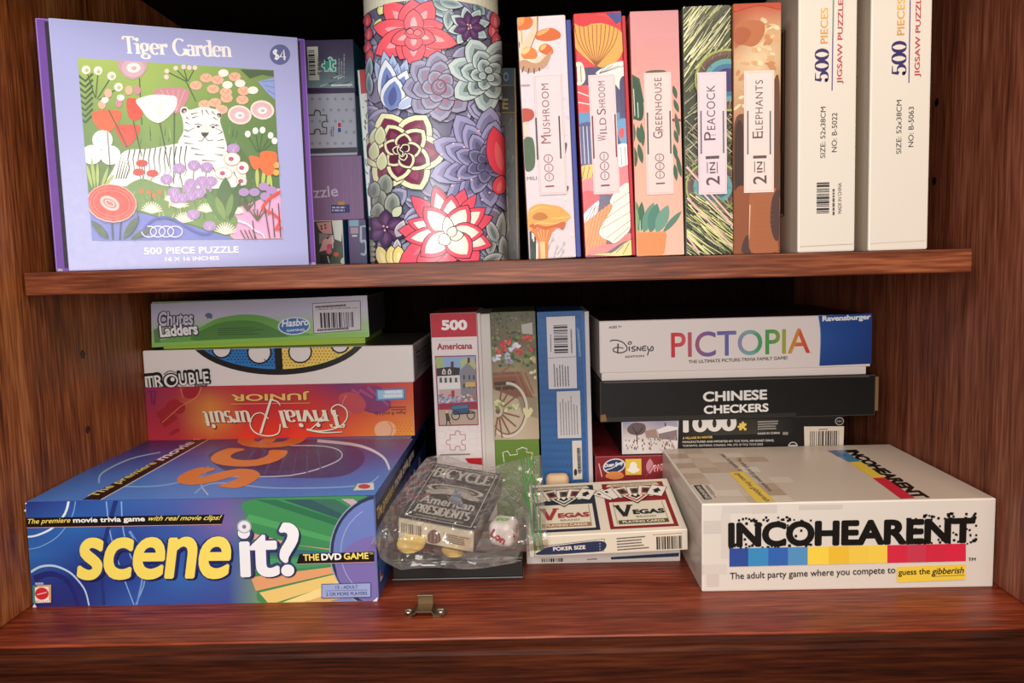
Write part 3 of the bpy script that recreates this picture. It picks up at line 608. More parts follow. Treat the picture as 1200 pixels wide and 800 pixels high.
# ---- succulent tube
TC = Vector((-.0719, .7002, ZS)); TR_ = .0567; TH = .238; ZP = .2045
t = thing('puzzle_tube', TC, 'tall round tube printed all over with coral, teal and purple succulents under a cream lid', 'puzzle tube')
def drum(m, z0, z1, rad, col, n=64, capt=None, capb=None):
    for i in range(n):
        a, b = 2*math.pi*i/n, 2*math.pi*(i+1)/n; ca, sa, cb, sb = math.cos(a)*rad, math.sin(a)*rad, math.cos(b)*rad, math.sin(b)*rad
        m.poly([(TC.x+ca, TC.y+sa, TC.z+z0), (TC.x+cb, TC.y+sb, TC.z+z0), (TC.x+cb, TC.y+sb, TC.z+z1), (TC.x+ca, TC.y+sa, TC.z+z1)], col, True)
    if capt: m.poly([(TC.x+math.cos(2*math.pi*i/n)*rad, TC.y+math.sin(2*math.pi*i/n)*rad, TC.z+z1) for i in range(n)], capt)
    if capb: m.poly([(TC.x+math.cos(-2*math.pi*i/n)*rad, TC.y+math.sin(-2*math.pi*i/n)*rad, TC.z+z0) for i in range(n)], capb)
m = MB(); drum(m, ZP, TH, TR_+.0001, '#dcdac2', capt='#e0dec8'); m.build('lid', CARD, t)
m = MB(); drum(m, 0, ZP, TR_, '#6a6884', capb='#6a6884'); I = Ink(m, Drum(TC, TR_, ZP), .00012, .000003).set(430, 0, 5)
K = '#2f2a38'
def petal(x, y, tx, ty, wd, col, inn=None, edge=None, sharp=.8, ol=K, o=4):
    def shp(k, s, e):
        dx, dy = tx-x, ty-y; L_ = math.hypot(dx, dy); nx, ny = -dy/L_, dx/L_; A, Bq = [], []
        for i in range(8):
            q = i/7; h = (wd*k/2)*math.sin(math.pi*min(q**.85, 1))**sharp; q2 = s+(e-s)*q
            A.append((x+dx*q2+nx*h, y+dy*q2+ny*h)); Bq.append((x+dx*q2-nx*h, y+dy*q2-ny*h))
        return A+Bq[-2:0:-1]
    L_ = math.hypot(tx-x, ty-y); I.p(shp(1+2*o/wd, -o/L_, 1+1.5*o/L_), ol)
    I.p(shp(1, 0, 1), edge or col)
    if edge: I.p(shp(.74, 0, .86), col)
    if inn: I.p(shp(.34, .12, .72), inn)
def rosette(cx, cy, rings, ph=0, sq=1, sharp=.8, o=4):
    for n, rad, wd, col, inn, edge in rings:
        ph += 180/n
        for i in range(n):
            a = R(ph+360*i/n); petal(cx+rad*.12*math.cos(a), cy+rad*.12*math.sin(a)*sq, cx+rad*math.cos(a), cy+rad*math.sin(a)*sq, wd, col, inn, edge, sharp, K, o)
# slate purple ground leaves
rr = random.Random(4)
for i in range(170):
    x, y = -60+(i % 10)*95+rr.uniform(-30, 30), 30+(i//10)*92+rr.uniform(-30, 30); a = rr.uniform(0, 6.3); L_ = rr.uniform(130, 180); petal(x, y, x+L_*math.cos(a), y+L_*math.sin(a), L_*.72, rr.choice(('#8583a8', '#767c94', '#9592b8', '#87809c', '#8f8fae')), None, rr.choice(('#a5a3c4', '#9aa0b4', '#b0aece')), .6)
for x, y in ((80, 90), (60, 180), (90, 40)): petal(x, y, x+30, y-70, 44, '#d8dc94', '#eef0b4')
for x, y in ((10, 130), (18, 210), (14, 290), (25, 340)): petal(x, y+30, x+6, y-50, 44, '#d2505c', '#e88088')
for x, y in ((735, 190), (745, 130), (755, 250)): petal(x, y+40, x-10, y-60, 56, '#e05a66', '#f09098')
# sage and lime corners
for x, y, tx, ty, w_ in ((20, 470, 30, 330, 40), (30, 560, 20, 420, 40), (360, 20, 480, 110, 60), (380, 0, 500, 70, 60), (420, 10, 560, 40, 60), (620, 20, 680, 90, 60), (640, 130, 700, 150, 60), (480, 60, 470, 180, 60)): petal(x, y, tx, ty, w_, '#7f9aa0', '#5f7480', '#a9bec2')
# coral star at the top
for tx, ty, w_ in ((110, 12, 150), (270, 2, 170), (380, 10, 140), (445, 150, 120), (48, 160, 130), (62, 318, 150), (200, 350, 130), (430, 330, 150), (525, 262, 120), (275, 392, 130)): petal(280, 200, tx, ty, w_, '#ee5f6c', '#f6a2a6', None, .7)
for tx, ty, w_ in ((275, 60, 110), (400, 240, 90), (150, 250, 90), (275, 300, 100)): petal(280, 205, tx, ty, w_, '#ef6470', '#f7aeb0', None, .7)
I.el(285, 196, 58, 38, K); I.el(285, 196, 54, 34, '#ef6470'); petal(255, 205, 262, 172, 40, '#f07a82'); petal(300, 215, 300, 176, 44, '#f07a82')
# small purple star
rosette(590, 160, [(8, 120, 62, '#9fb6ba', None, '#b9cccc'), (7, 88, 46, '#583864', '#6f4a78', None)], 10); I.dots([(583, 148), (598, 152), (588, 172), (602, 166)], 5, '#f3b7b8')
# blue lotus
for tx, ty, w_ in ((60, 360, 70), (110, 300, 90), (160, 320, 80), (240, 350, 80), (300, 570, 90), (270, 430, 110), (190, 370, 70)): petal(165, 620, tx, ty, w_, '#8298c8', '#6a78ae', '#a9bade', .7)
for tx, ty, w_ in ((120, 350, 120), (240, 415, 120), (175, 450, 140)): petal(150, 650, tx, ty, w_, '#7488c0', '#56619a', '#dfe6f2', .75)
petal(190, 640, 310, 555, 60, '#b4c2e2', None, '#dfe4f0')
# mauve rose
rosette(420, 510, [(8, 205, 140, '#8481a0', '#9a7488', '#9a9ab4'), (7, 150, 112, '#807e9c', '#9a7088', '#9898b2'), (5, 95, 84, '#84829e', '#9c6e86', '#9a9ab4')], 20, 1, .5)
I.el(420, 515, 44, 48, K); I.el(420, 515, 40, 44, '#81637e'); I.ring(424, 508, 28, 30, 7, '#8f90a8', 20, 250); I.ring(430, 500, 12, 16, 6, '#9a98b0', 0, 300)
# grey teal rose
rosette(690, 440, [(7, 225, 140, '#9db2b6', '#6d7878', '#bccccc'), (6, 150, 110, '#94aaae', '#667272', '#b9caca'), (5, 95, 76, '#98aeb2', '#707c7c', '#bccccc'), (3, 50, 42, '#9fb4b6', None, '#bccaca')], 14, 1, .5)
# maroon rose with cream edges
rosette(215, 890, [(6, 250, 200, '#7c3452', '#8f4a66', '#e5e8bc'), (5, 175, 140, '#6a2a48', '#84405c', '#e5e8bc'), (5, 110, 96, '#5e2440', None, '#e2e2ba'), (3, 56, 52, '#4a1c34', None, '#dcdcb6')], 33, 1, .7)
I.ls([[(215, 860), (205, 880), (222, 895), (216, 915)], [(200, 850), (190, 885), (215, 920), (235, 900)]], 5, '#e8e4c4', sm=4)
for x, y in ((60, 800), (55, 880), (90, 790), (100, 940)): petal(x, y+60, x+10, y-50, 60, '#cdd3a8', None, '#dfe4bc')
# big slate purple rosette
rosette(680, 960, [(10, 315, 150, '#7f7da6', '#66648a', '#9a99c2'), (9, 245, 120, '#7a78a2', '#605e82', '#9d9cc6'), (8, 178, 98, '#74729a', '#5c5a7c', '#9796be'), (6, 112, 76, '#605e82', None, '#807fa4'), (4, 60, 48, '#565476', None, '#74739a')], 5, 1.05, .55)
I.dots([(500, 845), (435, 908), (560, 865), (640, 770), (495, 1090), (535, 1047), (600, 1055), (660, 1172), (700, 1130)], 6, '#f0c2c4')
petal(775, 1040, 720, 745, 130, '#e4485c', '#f26c74', None, .7); petal(745, 1140, 770, 1030, 76, '#e8505e', '#f27a80', None, .5)
# left sage cluster
for x, y, s in ((120, 1090, 1), (90, 1180, 1), (160, 1200, 1), (60, 1120, .8), (80, 1250, .9)): petal(x, y+50*s, x+10, y-70*s, 84*s, '#8b948c', '#70786f', '#a3aca0', .5)
for i in range(9): I.el(52, 1280+i*30, 24, 18, K); I.el(52, 1279+i*30, 20, 14, '#a9ab98')
petal(170, 1270, 215, 1210, 50, '#cfd4b4'); rosette(130, 1340, [(6, 110, 76, '#5a3a66', '#70507a', '#43304e')], 0); I.dots([(118, 1325), (138, 1330), (125, 1350)], 6, '#f0b4b8')
petal(190, 1390, 230, 1290, 54, '#b4aebc', None, '#d0ccd4'); petal(190, 1480, 195, 1400, 44, '#b4aebc', None, '#d0ccd4')
for x, tx in ((110, 90), (150, 160), (185, 200)): petal(x+20, 1560, tx, 1440, 66, '#ecd98a', '#f6eab0', None, .6)
for x, y, tx, ty in ((700, 1500, 720, 1310), (750, 1450, 770, 1240), (790, 1540, 770, 1380), (660, 1545, 770, 1490), (740, 1420, 690, 1290)): petal(x, y, tx, ty, 60, '#9aa2a4', '#717a7c', '#bcc2c2', .6)
# coral and cream lotus
CR, PK = '#f1eee0', '#ea5a70'
for tx, ty, w_ in ((270, 1150, 110), (400, 1090, 120), (560, 1110, 110), (625, 1140, 80), (715, 1270, 110), (200, 1350, 130), (205, 1540, 140), (440, 1570, 170), (640, 1540, 150), (300, 1570, 120)): petal(480, 1370, tx, ty, w_, PK, '#f2788a', None, .7)
for tx, ty, w_ in ((395, 1095, 110), (490, 1140, 120), (675, 1220, 120), (250, 1295, 110), (235, 1400, 110), (710, 1440, 130), (340, 1215, 130), (580, 1205, 130), (665, 1360, 120), (325, 1500, 140), (590, 1510, 150)): petal(480, 1370, tx, ty, w_, CR, '#fbf8ee', PK, .75)
for tx, ty, w_ in ((465, 1270, 60), (555, 1375, 60), (425, 1425, 70), (510, 1330, 50)): petal(478, 1385, tx, ty, w_, CR, None, None, .7)
m.build('printed_tube', GLOSS, t, nfun=lambda v: Vector((v.x-TC.x, v.y-TC.y, 0)).normalized())

# ---- five slim boxes in a row
GR = 'slim puzzle boxes standing in a row on the shelf'
def spine(x, w_, h_, lean, cols, label, tray=None, y=.650, bev=.0012):
    B = Box(x, y, ZS, w_, .15, h_, 0, lean); t = thing('puzzle_box', B.base(), label, 'puzzle box', GR)
    m = MB(); B.mesh(m, cols, bev=bev)
    if tray:
        k = MB(); k.box(B.P(w_+.0002, .002, 0), B.U, B.W, B.V, tray[0], .146, h_-.0035, {'all': tray[1], 'edge': tray[1]}, .0006); k.build('tray', CARD, t)
    return B, t, m, Ink(m, B.front(), .00012, .00001)
def label_panel(B, t, tl, br, big, small, pb, hb, ps, hs, cols, ink, rules, star=True, e0=.0007):
    m = MB(); I = Ink(m, B.front(), e0+.0002, .00001); I.r(*tl, *br, cols[0]); I.r(tl[0]+1.3, tl[1]+1.6, br[0]-1.3, br[1]-1.6, cols[1]); I.r(tl[0]+1.9, tl[1]+2.2, br[0]-1.9, br[1]-2.2, cols[0])
    def along(p, f): return (p[0][0]+(p[1][0]-p[0][0])*f, p[0][1]+(p[1][1]-p[0][1])*f)
    wl_ = small.split(' '); n = sum(len(w_) for w_ in wl_)+.4*len(wl_)+.6*(len(wl_)-1); x = 0     # each word: a tall first letter, then small capitals
    for w_ in wl_:
        I.t(w_[0], along(ps, x/n), along(ps, (x+1.15)/n), hs*1.35, ink); I.t(w_[1:], along(ps, (x+1.4)/n), along(ps, (x+.4+len(w_))/n), hs, ink, sp=1.1); x += len(w_)+1
    if big == '1000':
        I.t('1', along(pb, 0), along(pb, .05), hb, ink)
        for i in range(3):
            c0, c1 = along(pb, .17+i*.285), along(pb, .17+i*.285+.26); cx, cy = (c0[0]+c1[0])/2-hb*.5, (c0[1]+c1[1])/2; I.ring(cx, cy, hb*.47, abs(c1[1]-c0[1])*.46, .9, ink); I.l([(cx, cy-3), (cx, cy+3)], .7, ink)
    else:
        I.t('2', along(pb, 0), along(pb, .3), hb, ink, .012); I.t('1', along(pb, .9), along(pb, 1), hb, ink, .012)
        c0, c1 = along(pb, .4), along(pb, .78); I.t('IN', (c0[0]-hb*.3, c0[1]), (c1[0]-hb*.3, c1[1]), hb*.42, ink, .012); I.ls([[(c0[0]-hb*k, c0[1]), (c1[0]-hb*k, c1[1])] for k in (.16, .88)], .9, ink)
    for (x0, y0), (x1, y1) in rules: I.l([(x0, y0), (x1, y1)], 1.7, cols[2])
    if star: c = ((pb[0][0]+ps[1][0])/2-hb*.4, (pb[0][1]+ps[1][1])/2); I.dots([(c[0]-4+i*2, c[1]) for i in range(5)], .6, ink, n=6)
    m.build('title_label', CARD, t)
    return I
rr = random.Random(12)
# mushroom
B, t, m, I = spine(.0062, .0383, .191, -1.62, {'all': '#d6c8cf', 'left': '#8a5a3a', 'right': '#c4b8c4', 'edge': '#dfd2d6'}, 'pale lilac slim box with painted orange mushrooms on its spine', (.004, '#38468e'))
m2 = m; I.set(570, 0, 10)
for i in range(40): x, y = rr.uniform(640, 1050), rr.uniform(200, 3000); I.el(x, y, rr.uniform(10, 40), rr.uniform(10, 30), rr.choice(('#cdbfc8', '#dccfd3', '#d2c2c6')), n=7, lay=i % 10 == 0)
I.p([(545, 195), (600, 190), (600, 350), (560, 480), (500, 570), (440, 560), (470, 430), (540, 330)], '#e2bfa2'); I.l([(600, 195), (598, 360), (520, 560)], 14, '#8a5638', 8)
I.ls([[(380, 350), (400, 470), (415, 780)], [(430, 350), (430, 560)]], 46, '#e6c6a8', 34); I.ls([[(410, 360), (420, 520)]], 7, '#a06a48')
I.sp([(358, 200), (500, 196), (545, 250), (520, 320), (440, 350), (362, 345)], '#cc6c34'); I.sp([(360, 205), (440, 198), (430, 280), (362, 300)], '#dd9450')
I.l([(660, 500), (560, 620), (500, 780)], 60, '#ecd2b8', 46); I.l([(680, 640), (600, 720), (530, 790)], 44, '#e6c4a4', 50); I.l([(500, 690), (500, 800)], 48, '#ead0b2')
I.sp([(575, 440), (600, 375), (680, 340), (770, 330), (850, 370), (872, 420), (840, 455), (720, 480), (620, 470)], '#c9622e'); I.sp([(590, 400), (640, 360), (740, 335), (700, 380), (620, 420)], '#dba060')
I.sp([(615, 590), (640, 530), (710, 515), (770, 560), (782, 615), (750, 640), (680, 635)], '#c9642f'); I.sp([(630, 580), (650, 535), (700, 525), (690, 560), (650, 590)], '#e2b274')
I.sp([(408, 620), (440, 565), (500, 550), (570, 580), (598, 650), (560, 690), (470, 690), (420, 670)], '#d4783c'); I.sp([(410, 615), (445, 568), (510, 555), (500, 600), (440, 640)], '#e9bd84')
I.p([(362, 480), (395, 500), (390, 560), (362, 560)], '#b5501f')
I.set(590, 0, 2.5); I.sp([(40, 190), (60, 175), (100, 185), (140, 150), (128, 190), (105, 205), (80, 212), (55, 205)], '#b78e70'); I.ls([[(60, 195), (54, 212)], [(75, 200), (72, 216)], [(90, 200), (90, 216)], [(104, 198), (106, 208)]], 3, '#3c2a24')
I.greek((52, 248), (84, 247), 1, 5, 5, '#a08a90'); I.sp([(52, 320), (84, 322), (88, 345), (60, 360), (53, 352)], '#b24a3a'); I.p([(58, 358), (72, 356), (74, 400), (60, 400)], '#ddc3b0'); I.sp([(60, 408), (84, 404), (92, 440), (90, 490), (66, 500), (60, 450)], '#4c6248'); I.t('MILI', (69, 528), (98, 526), 10, '#6a5a58'); I.sp([(172, 425), (186, 420), (182, 448), (176, 465)], '#5a4c54'); I.sp([(176, 548), (190, 545), (188, 560), (178, 566)], '#5a4c54')
I.set(570, 250, 10)
I.ls([[(515, 210), (530, 540)], [(570, 270), (570, 540)], [(545, 300), (550, 540)]], 22, '#36413c', 30); I.ls([[(548, 220), (555, 330)], [(590, 360), (590, 540)]], 14, '#dfe4d8')
I.p([(500, 180), (840, 160), (770, 220), (725, 340), (720, 520), (610, 535), (610, 350), (560, 250)], '#d17a3e'); I.l([(655, 330), (665, 530)], 60, '#ecbf86', 50); I.ls([[(600, 220), (640, 320)], [(630, 190), (655, 320)], [(670, 190), (672, 320)], [(720, 195), (695, 320)]], 12, '#e8aa74', 6)
I.sp([(488, 60), (510, -60), (620, -110), (760, -100), (880, -70), (985, 30), (960, 70), (930, 110), (900, 190), (850, 170), (800, 150), (700, 180), (620, 160), (560, 175), (495, 190)], '#dca050'); I.sp([(500, 150), (560, 120), (700, 150), (830, 120), (880, 100), (930, 110), (900, 190), (850, 170), (790, 160), (700, 190), (600, 165), (560, 180)], '#c2603a'); I.sp([(540, 40), (600, -10), (680, 0), (720, 50), (650, 80), (570, 75)], '#b87434'); I.ls([[(560, 130), (640, 110), (800, 120), (880, 90)], [(760, 60), (900, 50), (980, 40)], [(520, -20), (620, -70), (760, -60)]], 14, '#e9bf74', 8, 4)
I.ls([[(720, 440), (745, 350), (790, 290)], [(790, 520), (830, 380)], [(830, 480), (925, 340)], [(860, 520), (910, 430)]], 8, '#98a096', 4); I.dots([(830, 390), (910, 350), (900, 435), (780, 300)], 14, '#b3b8ae', 24)
m.build('lid', CARD, t)
label_panel(B, t, (625.5, 88), (664.5, 227), '1000', 'MUSHROOM', ((649.5, 219), (647.5, 181)), 10.5, ((645.5, 168), (642.5, 98)), 8.6, ('#d8c8cc', '#c6a8aa', '#3c3030'), '#8a4c54', (((628, 138), (630.3, 187)), ((655, 136), (657.3, 186))), e0=I.e)
# red mushrooms
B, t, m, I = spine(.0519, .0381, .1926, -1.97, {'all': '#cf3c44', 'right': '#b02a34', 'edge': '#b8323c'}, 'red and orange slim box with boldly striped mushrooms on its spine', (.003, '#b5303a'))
I.set(590, 0, 2.5); KK = '#3a2430'
I.p([(210, 200), (352, 190), (374, 748), (240, 752)], '#454066'); I.p([(300, 38), (346, 36), (345, 62), (330, 70)], '#3c4484')
I.sp([(204, 66), (250, 70), (300, 68), (345, 90), (356, 120), (345, 160), (320, 190), (280, 196), (240, 170), (206, 130)], '#e0a04e'); I.ls([[(x0, 72), ((x0+272)/2+(x0-272)*.28, 130), (272, 194)] for x0 in range(208, 350, 13)], 2.4, '#8c4a20', 2, 4)
I.sp([(204, 44), (250, 40), (310, 56), (352, 96), (356, 130), (344, 92), (310, 74), (270, 66), (235, 78), (204, 66)], '#cc2c36')
I.sp([(206, 190), (230, 185), (240, 230), (225, 250), (210, 240)], '#e8dcc8'); I.ls([[(214, 195), (216, 240)], [(226, 192), (228, 240)]], 2, KK); I.p([(212, 250), (250, 250), (240, 300), (218, 300)], '#d2444c')
I.sp([(270, 215), (310, 190), (356, 180), (358, 215), (310, 222)], '#e9e2d8'); I.ls([[(x, 192), (280, 216)] for x in (300, 320, 340, 356)], 1.6, KK); I.p([(310, 226), (358, 215), (360, 290), (330, 250)], '#e6dccf')
I.sp([(340, 240), (362, 230), (364, 330), (350, 340)], '#3f3a66'); I.sp([(214, 255), (300, 260), (330, 300), (300, 330), (216, 330)], '#d8474a'); I.ls([[(218, 270), (300, 300)], [(218, 300), (290, 312)]], 3, '#f4dcd2')
I.p([(216, 330), (340, 330), (342, 365), (218, 365)], '#4a86b6'); I.sp([(330, 360), (362, 350), (366, 410), (345, 420)], '#5c94be'); I.sp([(338, 380), (352, 376), (352, 402), (340, 402)], '#d8444c')
I.sp([(216, 370), (300, 366), (340, 420), (320, 480), (222, 490)], '#3c3f70'); I.ls([[(x, 370), (x+6, 480)] for x in range(222, 320, 11)], 2.4, '#c9c8e0'); I.sp([(222, 490), (300, 480), (330, 500), (290, 530), (228, 530)], '#e8b545'); I.ls([[(x, 488), (x-8, 526)] for x in range(238, 320, 14)], 2, KK)
I.sp([(330, 430), (366, 425), (368, 480), (340, 490)], '#efe8de'); I.ls([[(344, 432), (346, 484)], [(356, 430), (358, 482)]], 1.6, KK)
I.p([(228, 530), (370, 480), (372, 570), (230, 570)], '#dd6f78'); I.sp([(230, 565), (262, 560), (282, 580), (262, 620), (236, 650), (230, 610)], '#c8303c'); I.sp([(234, 630), (262, 600), (280, 590), (270, 640), (240, 655)], '#e6dfe2'); I.ls([[(238, 650), (262, 606)], [(248, 648), (270, 602)]], 1.6, KK)
I.p([(234, 655), (320, 590), (300, 720), (240, 752)], '#e0893c'); I.ls([[(x, 752), (x+34, 600)] for x in range(236, 300, 9)], 1.8, '#b0541f')
I.sp([(370, 540), (330, 560), (312, 590), (318, 610), (280, 680), (310, 705), (330, 710), (374, 660)], '#f2e6d0'); I.ls([[(372, y), (x, y2)] for y, x, y2 in ((560, 322, 595), (590, 300, 640), (620, 285, 672), (645, 300, 698), (662, 322, 706))], 1.6, '#7a4c30')
I.sp([(300, 716), (330, 712), (358, 686), (374, 684), (374, 700), (345, 712), (300, 740), (262, 748), (245, 740), (272, 722)], '#dd6e6a'); I.sp([(266, 746), (320, 738), (350, 716), (376, 704), (377, 746)], '#ecc878'); I.ls([[(330, 740), (352, 718)], [(350, 744), (368, 712)], [(310, 744), (325, 734)]], 1.8, KK)
m.build('lid', GLOSS, t)
label_panel(B, t, (689, 88.5), (726.5, 226), '1000', 'WILD SHROOM', ((714.5, 218), (712.8, 178)), 10.5, ((711, 165), (708.5, 95)), 8, ('#dac8ca', '#c9b2b4', '#7c2c3c'), '#7a4a58', (((694, 136), (696, 186)), ((720.5, 134), (722.5, 184))), e0=I.e)
# greenhouse
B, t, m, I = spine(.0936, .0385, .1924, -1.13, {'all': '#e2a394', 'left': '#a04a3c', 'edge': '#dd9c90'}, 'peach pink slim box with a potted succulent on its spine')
I.grad(((738.3, 13.8), (794.7, 11.8), (801.7, 298), (746.2, 299.6)), [['#cb8c90', '#c98a90'], ['#d2928e', '#d09290'], ['#e6a494', '#e4a294'], ['#eaa894', '#e9a696'], ['#ecae9a', '#ebae9c'], ['#efb8a2', '#eeb6a2']])
I.set(740, 0, 2.5); I.p([(0, 100), (140, 95), (140, 112), (80, 108), (40, 122), (0, 125)], '#cf8f92')
GD = '#3f5e48'
I.ls([[(-4, 220), (20, 232), (34, 300)], [(-2, 250), (20, 290), (30, 330)]], 10, GD, 6); I.sp([(-4, 235), (14, 230), (28, 260), (36, 320), (30, 352), (10, 350), (-4, 340)], '#32503e'); I.ls([[(6, 260), (10, 340)], [(18, 300), (20, 345)]], 2, '#d6e0d0')
for x, y, a, b in ((6, 360, 2, 430), (18, 370, 26, 420), (20, 420, 32, 480), (8, 430, 12, 490), (28, 360, 34, 430), (2, 400, -4, 450)): I.leaf(x, y, a, b, 16, GD)
for x, y, a, b in ((122, 250, 132, 290), (124, 290, 138, 330), (128, 330, 140, 400), (126, 380, 136, 420), (124, 420, 132, 470), (132, 450, 146, 520), (126, 480, 132, 530)): I.leaf(x, y, a, b, 13, GD)
I.l([(38, 350), (148, 352)], 8, '#6a5048'); I.sp([(40, 212), (60, 206), (95, 206), (100, 214), (70, 216)], '#5a5a46')
I.set(690, 240, 10)
for x, y, a, b, w_, c in ((600, 330, 540, -60, 90, '#5c8a5a'), (600, 330, 620, -40, 90, '#3f6a4e'), (640, 330, 760, -30, 130, '#5f8f7a'), (720, 330, 800, -20, 140, '#4f7f72'), (790, 330, 930, 0, 140, '#6a9684'), (865, 325, 1088, 70, 70, '#56806a'), (560, 330, 560, 40, 60, '#76a270')): I.leaf(x, y, a, b, w_, c, lay=True)
I.ls([[(600, 320), (600, 180)]], 12, '#cfe0cc', 6); I.sp([(553, 325), (620, 318), (760, 318), (895, 318), (905, 400), (890, 500), (855, 585), (700, 590), (572, 592), (556, 480)], '#dd905c'); I.ls([[(560, y), (730, y-5), (900, y-3)] for y in range(345, 580, 20)], 4, '#c87a48')
m.build('lid', CARD, t)
label_panel(B, t, (754, 86), (789.5, 227), '1000', 'GREENHOUSE', ((779, 215.5), (777.8, 180)), 10.5, ((776.5, 162), (774.8, 91)), 8.4, ('#dec8c4', '#cdb2b0', '#4a4038'), '#6e4a48', (((758.5, 132), (759.5, 181)), ((785, 130), (786, 180))), e0=I.e)
# peacock
B, t, m, I = spine(.1332, .0379, .1953, -.54, {'all': '#3a4032', 'edge': '#4c5240'}, 'dark green slim box printed with peacock feathers')
I.set(740, 0, 2.5); FE = ('#a9aa72', '#bcbc8e', '#6c7448', '#888e60', '#c4c0a4', '#5c6646')
def clipx(P, x0, x1): return all(x0 <= p_[0] <= x1 and 20 < p_[1] < 743 for p_ in P)
def barbs(n, x0, x1, y0, y1, ang, L0, L1, w0, w1, cols):
    for i in range(n):
        x, y = rr.uniform(x0, x1), rr.uniform(y0, y1); L_ = rr.uniform(L0, L1); a = R(ang+rr.uniform(-7, 7)); I.l([(x, y), (x+L_*.5*math.cos(a), y+L_*.5*math.sin(a)+L_*.03), (x+L_*math.cos(a), y+L_*math.sin(a))], rr.uniform(w0, w1), rr.choice(cols), .6, lay=i % 8 == 0)
barbs(230, 90, 292, 20, 300, -52, 40, 130, 1.2, 3.6, FE+('#4c5640', '#20241c', '#586048')); barbs(34, 100, 270, 60, 230, -53, 90, 170, 3, 5, ('#dcdaa8', '#cfd09a', '#e6e2c0'))
def eye(cx, cy, s):
    for rx, ry, c in ((1.18, 1.12, '#9aa656'), (1.1, 1.04, '#6a5048'), (.98, .9, '#54403c'), (.84, .76, '#5f969a'), (.66, .58, '#3f7090'), (.46, .42, '#3a3266')): I.el(cx, cy, rx*s, ry*s, c, n=30)
    I.up()
    for i in range(90):
        a = R(rr.uniform(0, 360)); r0 = s*rr.uniform(.7, 1.1); r1 = r0+s*rr.uniform(.1, .3); I.l([(cx+r0*math.cos(a), cy+r0*math.sin(a)), (cx+r1*math.cos(a+.1), cy+r1*math.sin(a+.1))], 1.5, rr.choice(('#8a9a50', '#3c4430', '#b8bc78', '#6a5a50', '#4c6a5c')), .6, lay=i % 8 == 0)
barbs(170, 110, 292, 300, 600, -40, 30, 90, 1.2, 3, FE+('#2a2e24', '#d4b0aa', '#59604a')); barbs(110, 110, 292, 330, 560, 44, 30, 100, 1.2, 3, FE+('#2a2e24', '#e0bab2'))
eye(280, 236, 82); eye(236, 548, 68)
barbs(200, 90, 292, 560, 735, 38, 30, 110, 1.4, 4, FE+('#d8d68c', '#e6e2a0', '#3c4430', '#262a20', '#8a9058')); barbs(16, 130, 250, 590, 720, 40, 90, 170, 3, 5, ('#e2de9c', '#d6d28c'))
I.ls([[(158, 490), (292, 640)], [(160, 580), (292, 722)], [(200, 560), (293, 660)], [(158, 690), (196, 741)]], 6, '#e2b4b0', 5)
m.build('lid', GLOSS, t)
label_panel(B, t, (815.8, 86.5), (850.5, 227.5), '2 IN 1', 'PEACOCK', ((842, 217), (841.2, 183)), 16, ((837, 165), (836.3, 101)), 10, ('#dcc8d0', '#c3b0b4', '#5c6470'), '#5a4c50', (((820, 131), (820.4, 181)), ((846, 131), (846.4, 180))), e0=I.e)
# elephants
B, t, m, I = spine(.172, .0379, .1965, -.27, {'all': '#b4764e', 'edge': '#a5603c'}, 'brown slim box printed with an elephant, left of the plain white boxes')
I.grad(((859.8, 5), (915.2, 3), (913.4, 294), (860.4, 295.6)), [['#a5472e', '#b8452e', '#a8402a'], ['#a05a3c', '#c49c76', '#c6a078'], ['#c8a47e', '#dec29e', '#c4a47c'], ['#c29c76', '#c8a47e', '#b08662'], ['#b88a6a', '#a87656', '#8a5a44'], ['#573628', '#68402f', '#4a2c24'], ['#663a28', '#7c482f', '#482b21'], ['#8c5032', '#a6643f', '#583327'], ['#985838', '#b06c45', '#643828'], ['#985a38', '#a3603f', '#78412d']]); I.set(740, 0, 2.5)
for i in range(60):
    x, y = rr.uniform(306, 425), rr.uniform(60, 330); I.el(x, y, rr.uniform(5, 18), rr.uniform(4, 10), rr.choice(('#e8cda6', '#cf9f72', '#bd8258', '#dfbd94')), rr.uniform(-40, 40), 8, lay=i % 10 == 0)
I.sp([(303, 80), (340, 60), (385, 65), (388, 100), (360, 135), (320, 130), (303, 140)], '#b06844'); I.sp([(304, 86), (330, 80), (350, 96), (330, 128), (304, 126)], '#a4583a')
I.sp([(302, 360), (340, 330), (390, 300), (430, 220), (433, 420), (432, 560), (302, 560)], '#60402f'); I.sp([(304, 380), (326, 370), (330, 560), (304, 560)], '#3c2a24')
I.sp([(303, 560), (350, 560), (346, 640), (340, 736), (303, 738)], '#8a4e31'); I.sp([(330, 700), (344, 690), (352, 738), (322, 738)], '#4a3434'); I.sp([(352, 560), (430, 560), (428, 700), (424, 736), (350, 738), (346, 650)], '#a05e3b'); I.sp([(412, 580), (432, 560), (431, 690), (418, 700), (406, 650)], '#4c3430')
I.ls([[(360, y), (385, y+6), (412, y-4)] for y in range(590, 730, 14)], 1.6, '#9c583a', 1, 4); I.ls([[(347, 600), (344, 700)]], 3, '#ecc49c', 1)
I.sp([(303, 22), (360, 12), (434, 10), (434, 28), (380, 16), (330, 26), (303, 34)], '#b8452c')
m.build('lid', CARD, t)
label_panel(B, t, (871.5, 83.5), (906.5, 225), '2 IN 1', 'ELEPHANTS', ((898, 215.5), (898, 182)), 16, ((893.5, 162), (893.8, 94)), 9, ('#e2cec9', '#ccb6b2', '#5c6470'), '#5f4c4e', (((876, 130), (876, 181)), ((902.3, 130), (902.3, 181))), e0=I.e)
